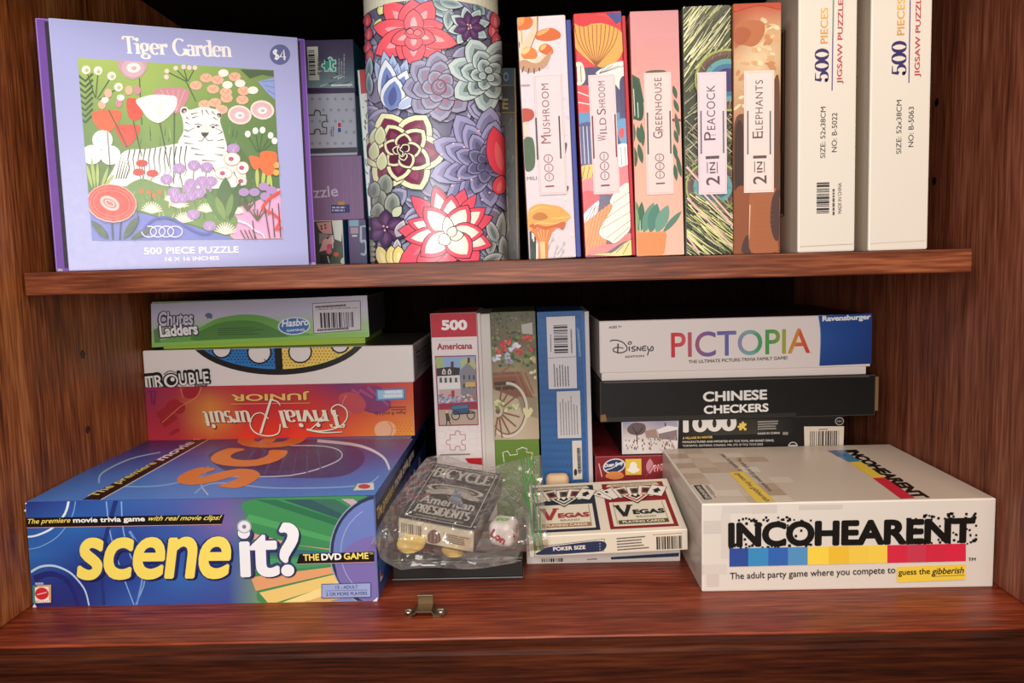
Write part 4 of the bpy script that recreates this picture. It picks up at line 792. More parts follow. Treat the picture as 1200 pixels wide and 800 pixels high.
# ---- plain white boxes
def white(x, w_, d, label, items):
    B = Box(x, .646, ZS, w_, d, .222, 0, -.4); t = thing('puzzle_box', B.base(), label, 'puzzle box', 'plain white puzzle boxes at the right end of the shelf'); m = MB(); B.mesh(m, {'all': '#d8d0c5', 'left': '#c0ae9a', 'edge': '#e2dbd0'}, bev=.0014)
    I = Ink(m, B.front()); items(I); m.build('box_body', CARD, t)
    return B, t
def vgrad(c0, c1): return lambda x: mixc(c0, c1, x)
def w1(I):
    I.st('500', (970.5, 96), (971, 57), 16, '#33265f', .2, .05, 0); I.t('PIECES', (970, 51), (970.5, 9), 9, '#d9a53c', .012, grad=vgrad('#c98a4a', '#dcae3c')); I.l([(975, 106), (976.5, 0)], 1.3, '#5b4c84'); I.l([(976.2, 40), (976.8, 0)], 1.4, '#5f9a7c')
    I.t('JIGSAW PUZZLE', (988.3, 98), (990, 0), 8, '#b4323c', .014, .0); I.t('SIZE: 52x38CM', (967, 185), (967.5, 125), 6, '#3c3834', 0); I.t('NO: B-5022', (980.5, 178), (981, 132), 6.2, '#3c3834', 0)
    I.bars(957, 214, 971.5, 250, '#37322e', False, 7, 26); I.greek((975.5, 252), (975.5, 213), 1, 3, 2.4, '#5c554e'); I.t('MADE IN CHINA', (986, 250), (986, 214), 4.2, '#5c554e')
    I.l([(937, 288.8), (1000, 285.5)], .8, '#bfb3a4')
B1, t1 = white(.2225, .0458, .11, 'plain white box with a barcode on its spine, right of the elephant box', w1)
F = B1.left(); 
def w2(I):
    I.st('500', (1061.5, 88), (1062, 48), 17, '#33265f', .2, .05, 0); I.t('PIECES', (1059.8, 41), (1060.3, -2), 9, '#d9a53c', .012, grad=vgrad('#c98a4a', '#dcae3c')); I.l([(1065, 97), (1066.5, 0)], 1.3, '#5b4c84')
    I.t('JIGSAW PUZZLE', (1079.3, 90), (1081.3, -9), 8, '#b4323c', .014); I.t('SIZE: 52x38CM', (1056, 180), (1056.5, 117), 6, '#3c3834', 0); I.t('NO: B-5063', (1070.3, 172), (1070.8, 125), 6.2, '#3c3834', 0); I.l([(1020, 285), (1084, 281.5)], .8, '#cfc4b6')
white(.279, .0475, .12, 'plain white box without a barcode, outermost at the right end of the shelf', w2)
m = MB(); I = Ink(m, F, .0004); I.ls([[(914.6, 36), (920.4, 35), (918.8, 253), (914.4, 254)]], 1.1, '#2c241e'); I.r(915, 40, 918, 250, '#57483c'); m.build('printed_frame', CARD, t1)

# ================================================================== lower left stack
def shade(*c): return list(c)
# ---- film trivia game
B = Box(-.4025, .613, 0, .2808, .32, .0875, -.22); t = thing('game_box', B.base(), 'large blue game box with yellow and white title, at the bottom of the left stack', 'game box', 'board games stacked on the left')
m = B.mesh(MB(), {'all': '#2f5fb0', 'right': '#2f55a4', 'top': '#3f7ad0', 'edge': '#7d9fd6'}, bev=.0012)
I = Ink(m, B.front()); I.grad(((30, 588), (440, 579.5), (442, 704), (38.5, 711)), [['#26337c', '#2c4f9e', '#3a63ae', '#4a62a8', '#6a5a9c', '#2f6a5c', '#2f5a58', '#38526c'], ['#2a58a8', '#2f68b4', '#3050a0', '#3f5aa6', '#7a64a4', '#3f8a5c', '#4a7a6a', '#5a6aa8'], ['#2f6cb8', '#2a4a98', '#2c3f8c', '#3258a6', '#4a5aa0', '#3a7a6a', '#6a8a7a', '#5a6cb0'], ['#283f8c', '#222f78', '#2a4494', '#3468b2', '#4058a2', '#8aa45a', '#c8a05c', '#6f74b0'], ['#232a6c', '#252f78', '#2f5aa8', '#34509c', '#3c4c96', '#8ab04c', '#e0c070', '#6a70b0']])
I.set(20, 490, 2.5); W_ = '#cfe0f2'
I.l([(152, 240), (140, 280), (105, 320), (60, 342), (30, 347)], 7, '#e6eef6', 5, 4); I.l([(172, 240), (160, 290), (120, 345), (70, 375), (34, 383)], 3, '#7fb0de', 2, 4)
I.l([(40, 450), (70, 434), (110, 432), (150, 448), (175, 470), (200, 505), (212, 552)], 7, '#b8d4ec', 4, 4); I.l([(50, 470), (100, 455), (150, 480), (180, 550)], 20, '#1f2870', 10, 4)
I.ls([[(262, 243), (272, 330), (300, 430), (345, 552)], [(306, 243), (312, 330), (340, 420), (375, 470), (345, 552)]], 4, '#86aee0', 3, 4); I.l([(330, 330), (372, 420), (350, 550)], 8, '#6f95d0', 5, 4); I.l([(290, 240), (250, 400), (255, 552)], 14, '#223478', 8, 4)
I.sp([(690, 238), (672, 290), (668, 360), (676, 440), (700, 500), (740, 545), (1046, 535), (1046, 236)], '#3f8a54')
for P, c in (([(700, 238), (760, 238), (1046, 330), (1046, 350)], '#2f6e4c'), ([(780, 238), (860, 237), (1046, 320), (1046, 330)], '#32565a'), ([(860, 237), (930, 236), (1046, 300), (1046, 318)], '#3a6a58'), ([(950, 236), (985, 236), (1046, 280), (1046, 296)], '#c8a0b0'), ([(668, 300), (680, 280), (1040, 380), (1040, 392)], '#4fa060'), ([(668, 350), (668, 330), (830, 372), (1040, 396), (1040, 402)], '#d8a098'), ([(670, 400), (668, 370), (1040, 402), (1040, 410)], '#3a6a7a'), ([(680, 450), (672, 410), (1040, 412), (1040, 420)], '#489a6a'), ([(700, 505), (685, 465), (1040, 420), (1040, 428)], '#e0a070'), ([(740, 545), (710, 510), (1040, 430), (1040, 450)], '#e8c878'), ([(820, 543), (760, 545), (1040, 440), (1040, 480)], '#f0d890'), ([(900, 540), (830, 542), (1040, 470), (1040, 500)], '#d8b070'), ([(1000, 537), (910, 540), (1040, 490), (1040, 536)], '#7f8cc0')): I.p(P, c)
I.el(1075, 390, 160, 168, '#2c3450', n=40); I.el(1077, 390, 150, 158, '#6a7cbc', n=40); I.el(1077, 440, 142, 100, '#7a6cae', n=30); I.ring(1077, 390, 128, 136, 3, '#93a0d0', 120, 240); I.ring(1077, 390, 160, 168, 3, '#9aa6c0', 100, 240)
I.p([(26, 291), (608, 281), (600, 309), (26, 319)], '#14100f'); I.l([(26, 320), (600, 310)], 1.6, '#e0a090')
I.t('The premiere', (31, 313), (158, 309), 19, '#f6dc6a', .012, .06); I.t('movie trivia game', (166, 309.5), (376, 305), 18.5, '#f8f4ee', .03); I.t('with real movie clips!', (385, 303.5), (597, 301), 19, '#f6dc6a', .012, .06)
for dx, dy, c, b in ((5, 5, '#1a1c4c', .045), (0, 0, '#23306e', .05), (-1, 0, '#f8df66', .024)): I.t('scene', (187+dx-b*40+1, 473+dy), (632+dx+b*40-1, 469+dy), 126+b*60, c, b, .05, sp=.94)
for dx, dy, c, b in ((5, 4, '#20264c', .045), (0, 0, '#3a3f6a', .05), (0, 0, '#f0eef2', .024)): I.t('it?', (657+dx-b*40+1, 466+dy), (834+dx+b*40-1, 460+dy), 160+b*60, c, b, .03, sp=.94)
I.el(667, 316, 21, 20, '#e9e6ea'); I.ring(667, 316, 19, 18, 2, '#7a7c98'); I.el(667, 316, 6, 6, '#7a7c98')
I.p([(829, 396), (1047, 389), (1047, 418), (820, 424)], '#14100f'); I.t('THE', (840, 416), (887, 414.5), 20, '#f6dc6a', .03); I.t('DVD', (893, 414.5), (952, 412.5), 20, '#f8f4ee', .04); I.t('GAME', (959, 412), (1031, 410), 20, '#f6dc6a', .03); I.t('TM', (1033, 397), (1044, 396.5), 6, '#f6dc6a'); I.l([(820, 425), (1047, 419)], 1.5, '#e0a090')
I.p([(893, 483), (1038, 479), (1038, 522), (893, 525)], '#3a4478'); I.p([(895, 485), (1036, 481), (1036, 520), (895, 523)], '#9aa6d4'); I.t('13 - ADULT', (935, 498), (1000, 496), 10, '#26305e', .01); I.l([(905, 503), (1028, 500)], 1.3, '#3a4478'); I.t('2 OR MORE PLAYERS', (907, 518), (1027, 514.5), 10, '#26305e', .01)
I.p([(49, 487), (103, 485), (103, 537), (50, 539)], '#d9a678'); I.p([(49, 487), (62, 486.5), (62, 538), (50, 539)], '#4a8a74'); I.p([(56, 493), (96, 491), (96, 530), (56, 531)], '#f4ece6'); I.el(76, 511, 20, 18, '#cf2c34'); I.l([(62, 514), (90, 507)], 3, '#f0b8b8'); I.t('GAMES', (58, 538), (100, 536), 7, '#f6eef0', .03); I.greek((57, 479), (88, 478), 1, 4, 6, '#b8c4e0')
for P in ([(26, 245), (34, 236), (38, 243), (29, 250)], [(22, 268), (30, 264), (30, 272)], [(47, 552), (55, 540), (62, 552)], [(1030, 545), (1058, 520), (1055, 540)]): I.p(P, '#e6e2ea')
I = Ink(m, B.top()); I.grad(((168, 516), (484, 514), (439, 580), (31, 588)), [['#3a3478', '#4a3c7c', '#5a4478', '#54407c', '#4c4088'], ['#3c4c9c', '#4456a8', '#5a5aa8', '#4a4a98', '#5452a0'], ['#3f78cc', '#4a84d8', '#5c88dc', '#3f66c4', '#4a7ed4'], ['#3f86dc', '#5a92e8', '#5a94ea', '#4a86e0', '#3f8ae2']])
I.set(20, 490, 2.5)
I.sp([(560, 110), (640, 78), (760, 62), (900, 66), (1000, 90), (1015, 130), (950, 170), (800, 175), (640, 165)], '#393578'); I.sp([(610, 120), (700, 90), (850, 78), (930, 95), (940, 120), (850, 150), (700, 150)], '#2c2a64')
I.ls([[(560, 225), (540, 190), (600, 172), (800, 168), (930, 130), (950, 100), (900, 82), (790, 80)]], 3, '#d8e4f6', 3, 4); I.l([(880, 66), (1000, 80), (1070, 112), (1092, 152)], 9, '#f0f0fa', 6, 5); I.l([(520, 220), (580, 190), (760, 205), (1000, 198), (1060, 170)], 4, '#9cc2f0', 3, 5); I.l([(240, 190), (250, 160), (330, 120), (420, 100)], 5, '#a8cef4', 3, 4); I.l([(300, 200), (420, 198), (540, 170), (560, 140)], 5, '#8cbcf0', 3, 4)
I.ls([[(640+i*42, 165), (700+i*30, 92)] for i in range(7)], 5, '#4a488c', 3)
I.p([(192, 239), (244, 239), (560, 62), (520, 62)], '#15100f'); I.l([(246, 239), (562, 62)], 2.5, '#e8e0ea')
I.t('The premiere', (238, 231), (418, 131), 0, '#f4e08a', .02, 0, (205, 228)); I.t('movie trivia', (428, 125), (600, 28), 0, '#f6f0f2', .03, 0, (400, 122))
I.t('scene', (668, 208), (965, -36), 0, '#f58a40', .025, 0, (440, 192))
I.p([(983, 213), (995, 193), (1045, 190), (1046, 211)], '#e9efe4'); I.el(1017, 201, 18, 7, '#d23a40'); I.l([(984, 212), (996, 194)], 3, '#4a9a74')
I = Ink(m, B.right()); F = B.right(); I.uvp([(.002, .058), (.31, .058), (.31, .076), (.002, .076)], '#15100f'); I.up(); 
def ut(s, u0, v0, u1, h, c, b=0):        # lettering placed directly in face metres
    I.up(); V, Fc = font_tris(s, b); x0 = min(v[0] for v in V); x1 = max(v[0] for v in V); y0 = min(v[1] for v in V); y1 = max(v[1] for v in V)
    for f in I.lay(Fc): I.tri([(u0+(V[i][0]-x0)/(x1-x0)*(u1-u0), v0+(V[i][1]-y0)/(y1-y0)*h) for i in f], c)
ut('The premiere', .008, .0605, .09, .013, '#f4e08a', .02); ut('movie trivia game', .096, .0605, .22, .013, '#f6f0f2', .03)
ut('scene', .07, .008, .2, .045, '#d9742f', .05); ut('it?', .21, .008, .27, .045, '#e6e2e8', .05); I.uvp([(.008, .012), (.022, .012), (.022, .028), (.008, .028)], '#e9e4e2'); I.up(); I.uvp([(.015+.006*math.cos(R(a)), .02+.006*math.sin(R(a))) for a in range(0, 360, 30)], '#cf2c34')
I.up(); I.uvp([(.0005, .03), (.02, .012), (.06, .03), (.03, .05)], '#3f78c8')
m.build('box_lid', GLOSS, t)
# ---- red trivia game (upside down)
B = Box(-.4035, .830, .0877, .286, .145, .0572, -1.25); t = thing('game_box', B.base(), 'red and orange game box lying upside down, so its cream script title is inverted', 'game box', 'board games stacked on the left')
m = B.mesh(MB(), {'all': '#b43040', 'right': '#a5384a', 'edge': '#e0907a'}, bev=.001)
I = Ink(m, B.front()); I.grad(((166, 453), (484, 448), (486, 510), (171, 516)), [['#8a2a5c', '#b02c4a', '#b83040', '#c4303c', '#c42f44', '#a82c50', '#6a2a6a', '#c0384a', '#e04c30'], ['#a02a50', '#b23a3c', '#e0883a', '#c8303a', '#c42c34', '#d03430', '#b83048', '#c84038', '#e8602c'], ['#b42c44', '#b8323a', '#e8923c', '#dc3c2c', '#e03426', '#e03a28', '#e0502c', '#ea6a2a', '#f0862a'], ['#c02f42', '#c43038', '#dc5a34', '#ea3a24', '#ec3822', '#ee4224', '#f0602a', '#f2882c', '#f4a030']])
I.set(150, 330, 3.243)
for q in [(195, 480, 24, 22), (240, 415, 34, 28), (170, 470, 30, 22)]: I.el(*q, '#a8222e', -30)
for P in ([(120, 530), (170, 495), (190, 520), (140, 555)], [(105, 500), (150, 470), (170, 490), (125, 525)], [(155, 575), (190, 555), (200, 565), (165, 585)]): I.p(P, '#a5222c')
I.ls([[(280, 400), (258, 440), (205, 470), (170, 500), (130, 535)], [(200, 405), (210, 440)]], 3, '#e88a4a', 2, 3); I.ls([[(76, 418), (104, 416), (100, 470)], [(88, 418), (92, 465)]], 7, '#7a2050')
I.sp([(810, 400), (860, 395), (960, 400), (1000, 470), (960, 500), (900, 490), (850, 450)], '#8a3068'); I.sp([(800, 440), (830, 420), (880, 430), (905, 470), (880, 500), (830, 490)], '#c84a50'); I.ls([[(880, 410), (930, 440)], [(910, 400), (990, 470)], [(850, 410), (880, 425)]], 12, '#b04a7a', 8); I.l([(830, 430), (815, 470), (850, 500)], 3, '#e08a8a', 2, 3)
I.el(978, 562, 42, 34, '#f2b48a'); I.ring(978, 562, 26, 30, 3, '#d8743c', -70, 70); I.dots([(1015+i*14+(j % 2)*7, 535+j*11) for i in range(5) for j in range(5)], 3, '#e06a24', n=6)
I.p([(942, 408), (1053, 404), (1054, 447), (945, 452)], '#4a86c0'); I.p([(948, 413), (1047, 409), (1048, 442), (951, 446)], '#a8cce8'); I.greek((1042, 438), (952, 441), 2, 15, 12, '#f6f8fa', 8)
I.t('Ages 8 and Up', (1057, 488), (937, 493), 16, '#3a1420', .012); I.greek((1056, 478), (985, 480), 2, -9, 5, '#7a2430', 5)
I.t('JUNIOR', (692, 414), (390, 419), 37, '#5a1420', .05, 0); I.t('JUNIOR', (690, 415), (392, 420), 34, '#f4c668', .03, 0); I.l([(692, 460), (392, 464)], 2.2, '#f0b060')
for c, d, k in (('#7a1420', 2.5, .26), ('#f6ecd4', 0, .2)):
    I.st('Trivial', (808+d, 486+d), (570+d, 489+d), 66, c, k, .05, .02, -.06); I.st('ursuit', (462+d, 490+d), (282+d, 492+d), 66, c, k, .05, .02, -.06)
    I.l([(x+d, y+d) for x, y in [(745, 487), (735, 520), (700, 556), (690, 562), (740, 566), (800, 552), (832, 520), (830, 485), (800, 466), (775, 480), (780, 505), (800, 508)]], 4, c, 5, 5); I.l([(680+d, 560+d), (740+d, 572+d), (815+d, 570+d)], 7, c, 3, 4)
    I.l([(x+d, y+d) for x, y in [(545, 445), (528, 500), (505, 575)]], 9, c, 9, 4); I.l([(x+d, y+d) for x, y in [(580, 540), (572, 575), (530, 585), (485, 572), (465, 540), (480, 505), (510, 498), (535, 520)]], 5, c, 4, 5); I.l([(x+d, y+d) for x, y in [(545, 447), (570, 455), (580, 470)]], 6, c, 3, 4)
I = Ink(m, B.right()); I.uvp([(.03, .001), (.1, .001), (.14, .05), (.06, .056)], '#8a3048'); I.up(); I.uvp([(.001, .004), (.006, .004), (.006, .05), (.001, .05)], '#3a1a20')
m.build('box_lid', GLOSS, t)
# ---- dome dice game
B = Box(-.4035, .828, .1450, .288, .145, .0396, -1.5); t = thing('game_box', B.base(), 'white game box with blue and yellow dotted dial, under the green game box', 'game box', 'board games stacked on the left')
m = B.mesh(MB(), {'all': '#efe5de', 'top': '#5a5448', 'right': '#c8bcb6', 'edge': '#f6eee8'}, bev=.0016)
I = Ink(m, B.front()).set(150, 330, 3.243); I.el(567, 180, 350, 174, '#141210', n=60)
CL = I.clip
I.cut(200, 200, 570, 500); I.el(567, 180, 326, 152, '#2f7cc0', n=60); I.dots([(270+i*13+(j % 2)*6.5, 262+j*11) for i in range(24) for j in range(8) if ((270+i*13-567)/318)**2+((262+j*11-180)/146)**2 < 1], 3.6, '#143a6a', n=6); I.clip = CL
I.cut(582, 200, 1000, 500); I.el(567, 180, 326, 152, '#f2d468', n=60); I.dots([(590+i*13+(j % 2)*6.5, 252+j*11) for i in range(24) for j in range(8) if ((590+i*13-567)/318)**2+((252+j*11-180)/146)**2 < 1], 3.6, '#c88a24', n=6); I.clip = CL
for x, y, r_ in ((500, 268, 41), (655, 266, 40), (357, 255, 32), (806, 238, 30)): I.el(x, y, r_+6, r_*.95+6, '#141210'); I.el(x, y, r_, r_*.95, '#e8e0da')
I.l([(519, 292), (522, 300)], 3, '#141210')
for b, c, d in ((.12, '#141210', 7), (.02, '#eee8e2', 0)): I.t('T', (72-d, 402+d*.4), (104+d, 399+d*.4), 42+d*2, c, b); I.t('R', (107-d*.6, 400+d*.4), (138+d, 397+d*.4), 44+d*2, c, b); I.t('UBLE', (199-d, 394+d*.4), (312+d, 386+d*.4), 46+d*2, c, b, sp=1.1)
I.el(166, 375, 32, 30, '#141210'); I.el(166, 375, 27, 25, '#eee8e2'); I.el(168, 375, 19, 18, '#141210'); I.el(172, 370, 8, 8, '#eee8e2'); I.l([(135, 398), (160, 403), (195, 398)], 6, '#141210', 4, 3); I.l([(138, 352), (160, 338), (185, 345)], 4, '#7a5a40', 3, 3)
I.p([(255, 388), (303, 384), (303, 396), (256, 399)], '#141210'); I.t('GAME', (259, 397), (299, 394), 8, '#b8a898', .02)
I = Ink(m, B.right())
I.uvp([(.015, .004), (.13, .004), (.13, .035), (.015, .035)], '#b0a49e'); I.up(); ut('TROUBLE', .02, .008, .12, .022, '#1c1816', .08); ut('TROUBLE', .022, .009, .118, .019, '#c9bfb8', .0)
m.build('box_lid', GLOSS, t)
# ---- green ladder game
B = Box(-.393, .834, .1848, .2275, .13, .0508, 2); t = thing('game_box', B.base(), 'green and grey game box with white outlined title, topmost of the left stack', 'game box', 'board games stacked on the left')
k = MB(); B.mesh(k, {'all': '#a6c63a', 'edge': '#b8d452'}, .0085, .2235, .002, .128, 0, .02); k.build('box_tray', CARD, t)
m = MB(); B.mesh(m, {'all': '#6f9a4a', 'top': '#4c4a52', 'right': '#57545c', 'edge': '#a5a8a0'}, 0, None, 0, None, .0066, None, .0012)
I = Ink(m, B.front()); I.clip = (.0004, B.w-.0004, .007, B.h-.0004); I.grad(((177, 356), (430, 346), (433, 394), (178, 407)), [['#b5b0be', '#bcb6c4', '#bab4c4', '#c0bac8'], ['#c0bcd0', '#c2bed2', '#bebad2', '#c8c2d4'], ['#a0b886', '#98c070', '#98c078', '#a4c08a'], ['#8cc054', '#8ec852', '#8ec854', '#98cc64']])
I.set(150, 330, 3.243); I.sp([(88, 232), (120, 225), (200, 200), (270, 175), (340, 140), (440, 124), (530, 134), (600, 165), (660, 190), (760, 205), (920, 195), (922, 230), (600, 240), (88, 260)], '#6aa648'); I.sp([(240, 220), (300, 175), (380, 150), (480, 150), (560, 180), (600, 215), (400, 225)], '#4e8438'); I.sp([(88, 240), (300, 222), (600, 210), (920, 190), (920, 235), (88, 255)], '#8cc450')
I.p([(88, 190), (112, 175), (125, 230), (90, 240)], '#5a8450'); I.sp([(292, 128), (305, 118), (320, 125), (318, 140), (306, 138), (305, 150), (302, 138)], '#5f6486'); I.greek((342, 176), (520, 172), 4, 8, 3.4, '#2f5426')
for d, c, b in ((5, '#33224a', .12), (0, '#cfcad2', .03)): I.t('Chutes', (119-d, 170+d), (250+d, 165+d), 56+d*1.6, c, b, .04)
for d, c, b in ((5, '#2a1c3c', .12), (0, '#f4f0ee', .04)): I.t('Ladders', (124-d, 212+d), (268+d, 200+d), 46+d*1.6, c, b)
I.el(632, 168, 62, 34, '#dfe6ee', -3); I.el(632, 168, 57, 30, '#2f6cb0', -3); I.t('Hasbro', (588, 172), (690, 165), 28, '#f4f6fa', .03, .06); I.t('GAMING', (604, 190), (672, 186), 9, '#f4f6fa', .02)
m.build('box_lid', GLOSS, t)
m = MB(); I = Ink(m, B.front(), I.e+.0001); I.set(150, 330, 3.243); I.p([(701, 82), (884, 71), (886, 184), (706, 197)], '#3a3440'); I.p([(703, 84), (882, 73), (884, 182), (708, 195)], '#dcd4da'); I.greek((712, 92), (860, 83), 1, 4, 8, '#4a444e'); I.t('PROOF OF PURCHASE', (726, 109), (846, 102), 8, '#3a3440'); I.ls([[(712, 107), (722, 106.4)], [(850, 100), (874, 98.5)]], 1.4, '#3a3440'); I.bars(730, 118, 858, 172, '#3a3440', True, 11, 30); I.greek((720, 180), (872, 170), 1, 4, 8, '#4a444e'); m.build('barcode_label', CARD, t)

# ================================================================== upright boxes in the middle
GM = 'puzzle boxes standing upright at the back of the lower level'
B = Box(-.0919, .80, 0, .0472, .09, .2180, -.5, -.60); t = thing('puzzle_box', B.base(), 'tall white and red box with a street scene picture, standing behind the clear bag', 'puzzle box', GM)
k = MB(); B.mesh(k, {'all': '#d9d0cc'}, .0474, .0508, .002, .088, 0, .2168, .0006); k.build('box_tray', CARD, t)
m = B.mesh(MB(), {'all': '#eadfde', 'edge': '#e4d2d2', 'top': '#b8203a'}); I = Ink(m, B.front()).set(480, 340, 3.478)
I.p([(60, 80), (300, 80), (300, 187), (60, 194)], '#c01e34'); I.t('500', (130, 163), (235, 162), 42, '#f6eeee', .05); I.t('Americana', (112, 243), (256, 239), 27, '#b02434', .035); I.l([(104, 205), (262, 200)], 1.5, '#d0c0c0')
for i in range(14): I.ring(100+(i % 3)*80+(i//3 % 2)*30, 560+(i//3)*28, 20, 14, 1.2, '#cfc4c4', n=12, lay=i == 0)
piece(I, 165, 588, 62, 2.6, '#b03a48'); I.greek((124, 668), (280, 664), 1, 4, 5, '#6a5a58'); I.p([(225, 684), (300, 682), (300, 712), (240, 704)], '#c0202c'); m.build('box_lid', CARD, t)
m = MB(); I = Ink(m, B.front(), I.e+.0001).set(480, 340, 3.478); I.p([(103, 268), (270, 264), (281, 549), (118, 553)], '#9a2434'); I.p([(107, 272), (267, 268), (277, 545), (122, 548)], '#8fb0d8')
I.sp([(107, 275), (135, 278), (140, 310), (112, 320)], '#aab880'); I.sp([(208, 285), (240, 276), (266, 290), (266, 320), (215, 318)], '#b8bc88'); I.p([(110, 318), (160, 312), (205, 315), (206, 350), (112, 352)], '#3a2c30'); I.p([(168, 290), (180, 290), (180, 316), (168, 316)], '#6a2c30'); I.p([(236, 274), (246, 274), (246, 296), (236, 296)], '#5a3034')
for x in (140, 163): I.p([(x-7, 342), (x-7, 328), (x, 318), (x+7, 328), (x+7, 342)], '#e8e2de'); I.r(x-3, 327, x+3, 340, '#4a4a58')
I.p([(113, 350), (205, 345), (210, 430), (118, 436)], '#e2dcd8'); I.p([(203, 330), (236, 294), (268, 325), (274, 450), (212, 450)], '#8a8890')
for x in (122, 142, 162, 184): I.r(x, 356, x+11, 376, '#5a5860', lay=x == 122)
for y in (345, 380): 
    for x in (218, 240, 258): I.r(x, y, x+8, y+18, '#4c4a54')
I.p([(118, 378), (206, 374), (207, 400), (120, 404)], '#eee8e4'); I.r(228, 374, 268, 392, '#d8b06a'); I.p([(120, 404), (208, 400), (210, 436), (122, 440)], '#c9b0b0'); I.r(170, 408, 184, 434, '#b83040')
rr = random.Random(3)
for i in range(60): x, y = rr.uniform(122, 270), rr.uniform(425, 462); I.el(x, y, 6, 5, rr.choice(('#d9a0ac', '#e8c8cc', '#7a8a5c', '#c06a7c', '#9a7a80')), n=6, lay=i % 12 == 0)
I.p([(118, 462), (274, 452), (276, 486), (120, 488)], '#a03048'); I.p([(120, 486), (276, 484), (278, 545), (122, 548)], '#b8a494'); I.p([(168, 468), (242, 462), (246, 498), (178, 504)], '#3a5878'); I.p([(172, 472), (238, 466), (238, 478), (174, 484)], '#52789a'); I.ring(188, 510, 16, 17, 4, '#2c2628'); I.ring(250, 508, 15, 17, 4, '#2c2628'); I.l([(180, 505), (268, 498)], 5, '#2c2628'); I.p([(146, 500), (158, 498), (168, 530), (150, 532)], '#4a3c3c'); I.el(152, 494, 6, 7, '#d8b0a0'); I.ls([[(154, 530), (150, 548)], [(160, 530), (168, 546)]], 4, '#3a2e30'); m.build('picture_panel', CARD, t)
# flower cart box
B = Box(-.0312, .80, 0, .0453, .09, .2178, -.5, -.55); t = thing('puzzle_box', B.base(), 'tall box with a flower cart and wagon wheel picture', 'puzzle box', GM)
k = MB(); B.mesh(k, {'all': '#d6cdc6'}, -.0100, -.0003, .002, .088, 0, .2164, .0006); k.build('box_tray', CARD, t)
m = B.mesh(MB(), {'all': '#5f7a3a', 'edge': '#8a8a70'}); I = Ink(m, B.front()).set(480, 340, 3.478)
I.p([(320, 605), (540, 602), (540, 800), (330, 800)], '#6c8c34'); I.p([(310, 590), (540, 586), (540, 604), (310, 606)], '#e6ded2')
I.l([(385, 700), (380, 660), (400, 655), (410, 672), (440, 668), (436, 650), (460, 640), (480, 646), (476, 660), (502, 662), (495, 690)], 4, '#f0ece0')
for i in range(40): I.ring(340+(i % 8)*26+(i//8 % 2)*13, 620+(i//8)*18, 11, 8, 1.2, '#5c7a2c', n=10, lay=i == 0)
m.build('box_lid', CARD, t)
m = MB(); I = Ink(m, B.front(), I.e+.0001).set(480, 340, 3.478); I.cut(326, 90, 524, 596); I.grad(((574.5, 366), (627, 364.5), (632, 514), (579, 515)), [['#5a5a44', '#6a6450', '#5c5a48'], ['#6a6450', '#7a6c54', '#6c664e'], ['#a08c6c', '#b09a7a', '#8a7a5c'], ['#c4b498', '#cbbca2', '#b8a488'], ['#c2b096', '#cabaa0', '#bca88c']])
for i in range(90): x, y = rr.uniform(330, 516), rr.uniform(92, 210); I.leaf(x, y, x+rr.uniform(-14, 14), y+rr.uniform(-12, 12), 9, rr.choice(('#4a5a34', '#6a7a4c', '#8a8462', '#3c4630')), lay=i % 12 == 0)
I.p([(455, 140), (500, 130), (502, 180), (458, 176)], '#b8b0a8')
for i in range(90): x, y = rr.uniform(332, 520), rr.uniform(190, 310); I.el(x, y, 8, 7, rr.choice(('#5a7040', '#7a8a54', '#8a9a6a', '#4a5c38')), n=7, lay=i % 12 == 0)
for x, y, c in ((400, 208, '#d0342c'), (385, 235, '#c93a34'), (362, 248, '#d84038'), (470, 200, '#c83030'), (490, 195, '#d8483c'), (446, 250, '#d03a30'), (430, 225, '#e4dcea'), (415, 238, '#d4d0e8'), (440, 222, '#efe8f0'), (400, 268, '#b8bcd8'), (405, 290, '#a8aed0'), (350, 280, '#ccd2e4'), (360, 272, '#dfe2ee'), (500, 240, '#c83c34'), (380, 215, '#d23a34'), (505, 280, '#d8c48a'), (480, 285, '#8a9a5a')):
    for j in range(6): I.el(x+rr.uniform(-10, 10), y+rr.uniform(-10, 10), 7, 6, mixc(c, rr.choice(('#fff', '#402020')), rr.uniform(0, .25)), n=7, lay=j == 0)
I.p([(336, 335), (450, 330), (500, 430), (524, 440), (524, 470), (440, 440), (340, 400)], '#8a5a44'); I.ls([[(365, 340), (420, 300), (400, 280)], [(450, 330), (490, 430)], [(470, 335), (505, 420)], [(430, 332), (470, 420)], [(340, 350), (450, 345)]], 8, '#a06a50', 6); I.ls([[(345, 380), (430, 375)], [(350, 400), (440, 395)]], 14, '#4a3a32')
I.p([(440, 432), (524, 436), (524, 520), (460, 500)], '#9a8a70'); I.ring(400, 486, 78, 108, 11, '#d8cdbc', -95, 200, n=40); I.ring(400, 486, 70, 98, 4, '#7a5a48', -95, 200, n=40)
I.ls([[(362, 492), (362+88*math.cos(R(a)), 492+108*math.sin(R(a)))] for a in (-80, -58, -35, -12, 12, 35, 58, 80, 100)], 7, '#8f5c46', 6); I.el(360, 490, 20, 26, '#c8bca8'); I.el(360, 490, 10, 13, '#7a5a48')
for x, y in ((350, 450), (375, 455), (395, 480), (360, 470), (430, 478), (505, 330), (515, 360)):
    for j in range(5): I.leaf(x, y, x+rr.uniform(-22, 22), y+rr.uniform(-22, 22), 12, rr.choice(('#d8d4a0', '#a8b070', '#7a8a50', '#e4dcb8')), lay=j == 0)
I.sp([(480, 520), (462, 490), (468, 476), (482, 486), (494, 476), (502, 492)], '#e2d6a4'); m.build('picture_panel', CARD, t)
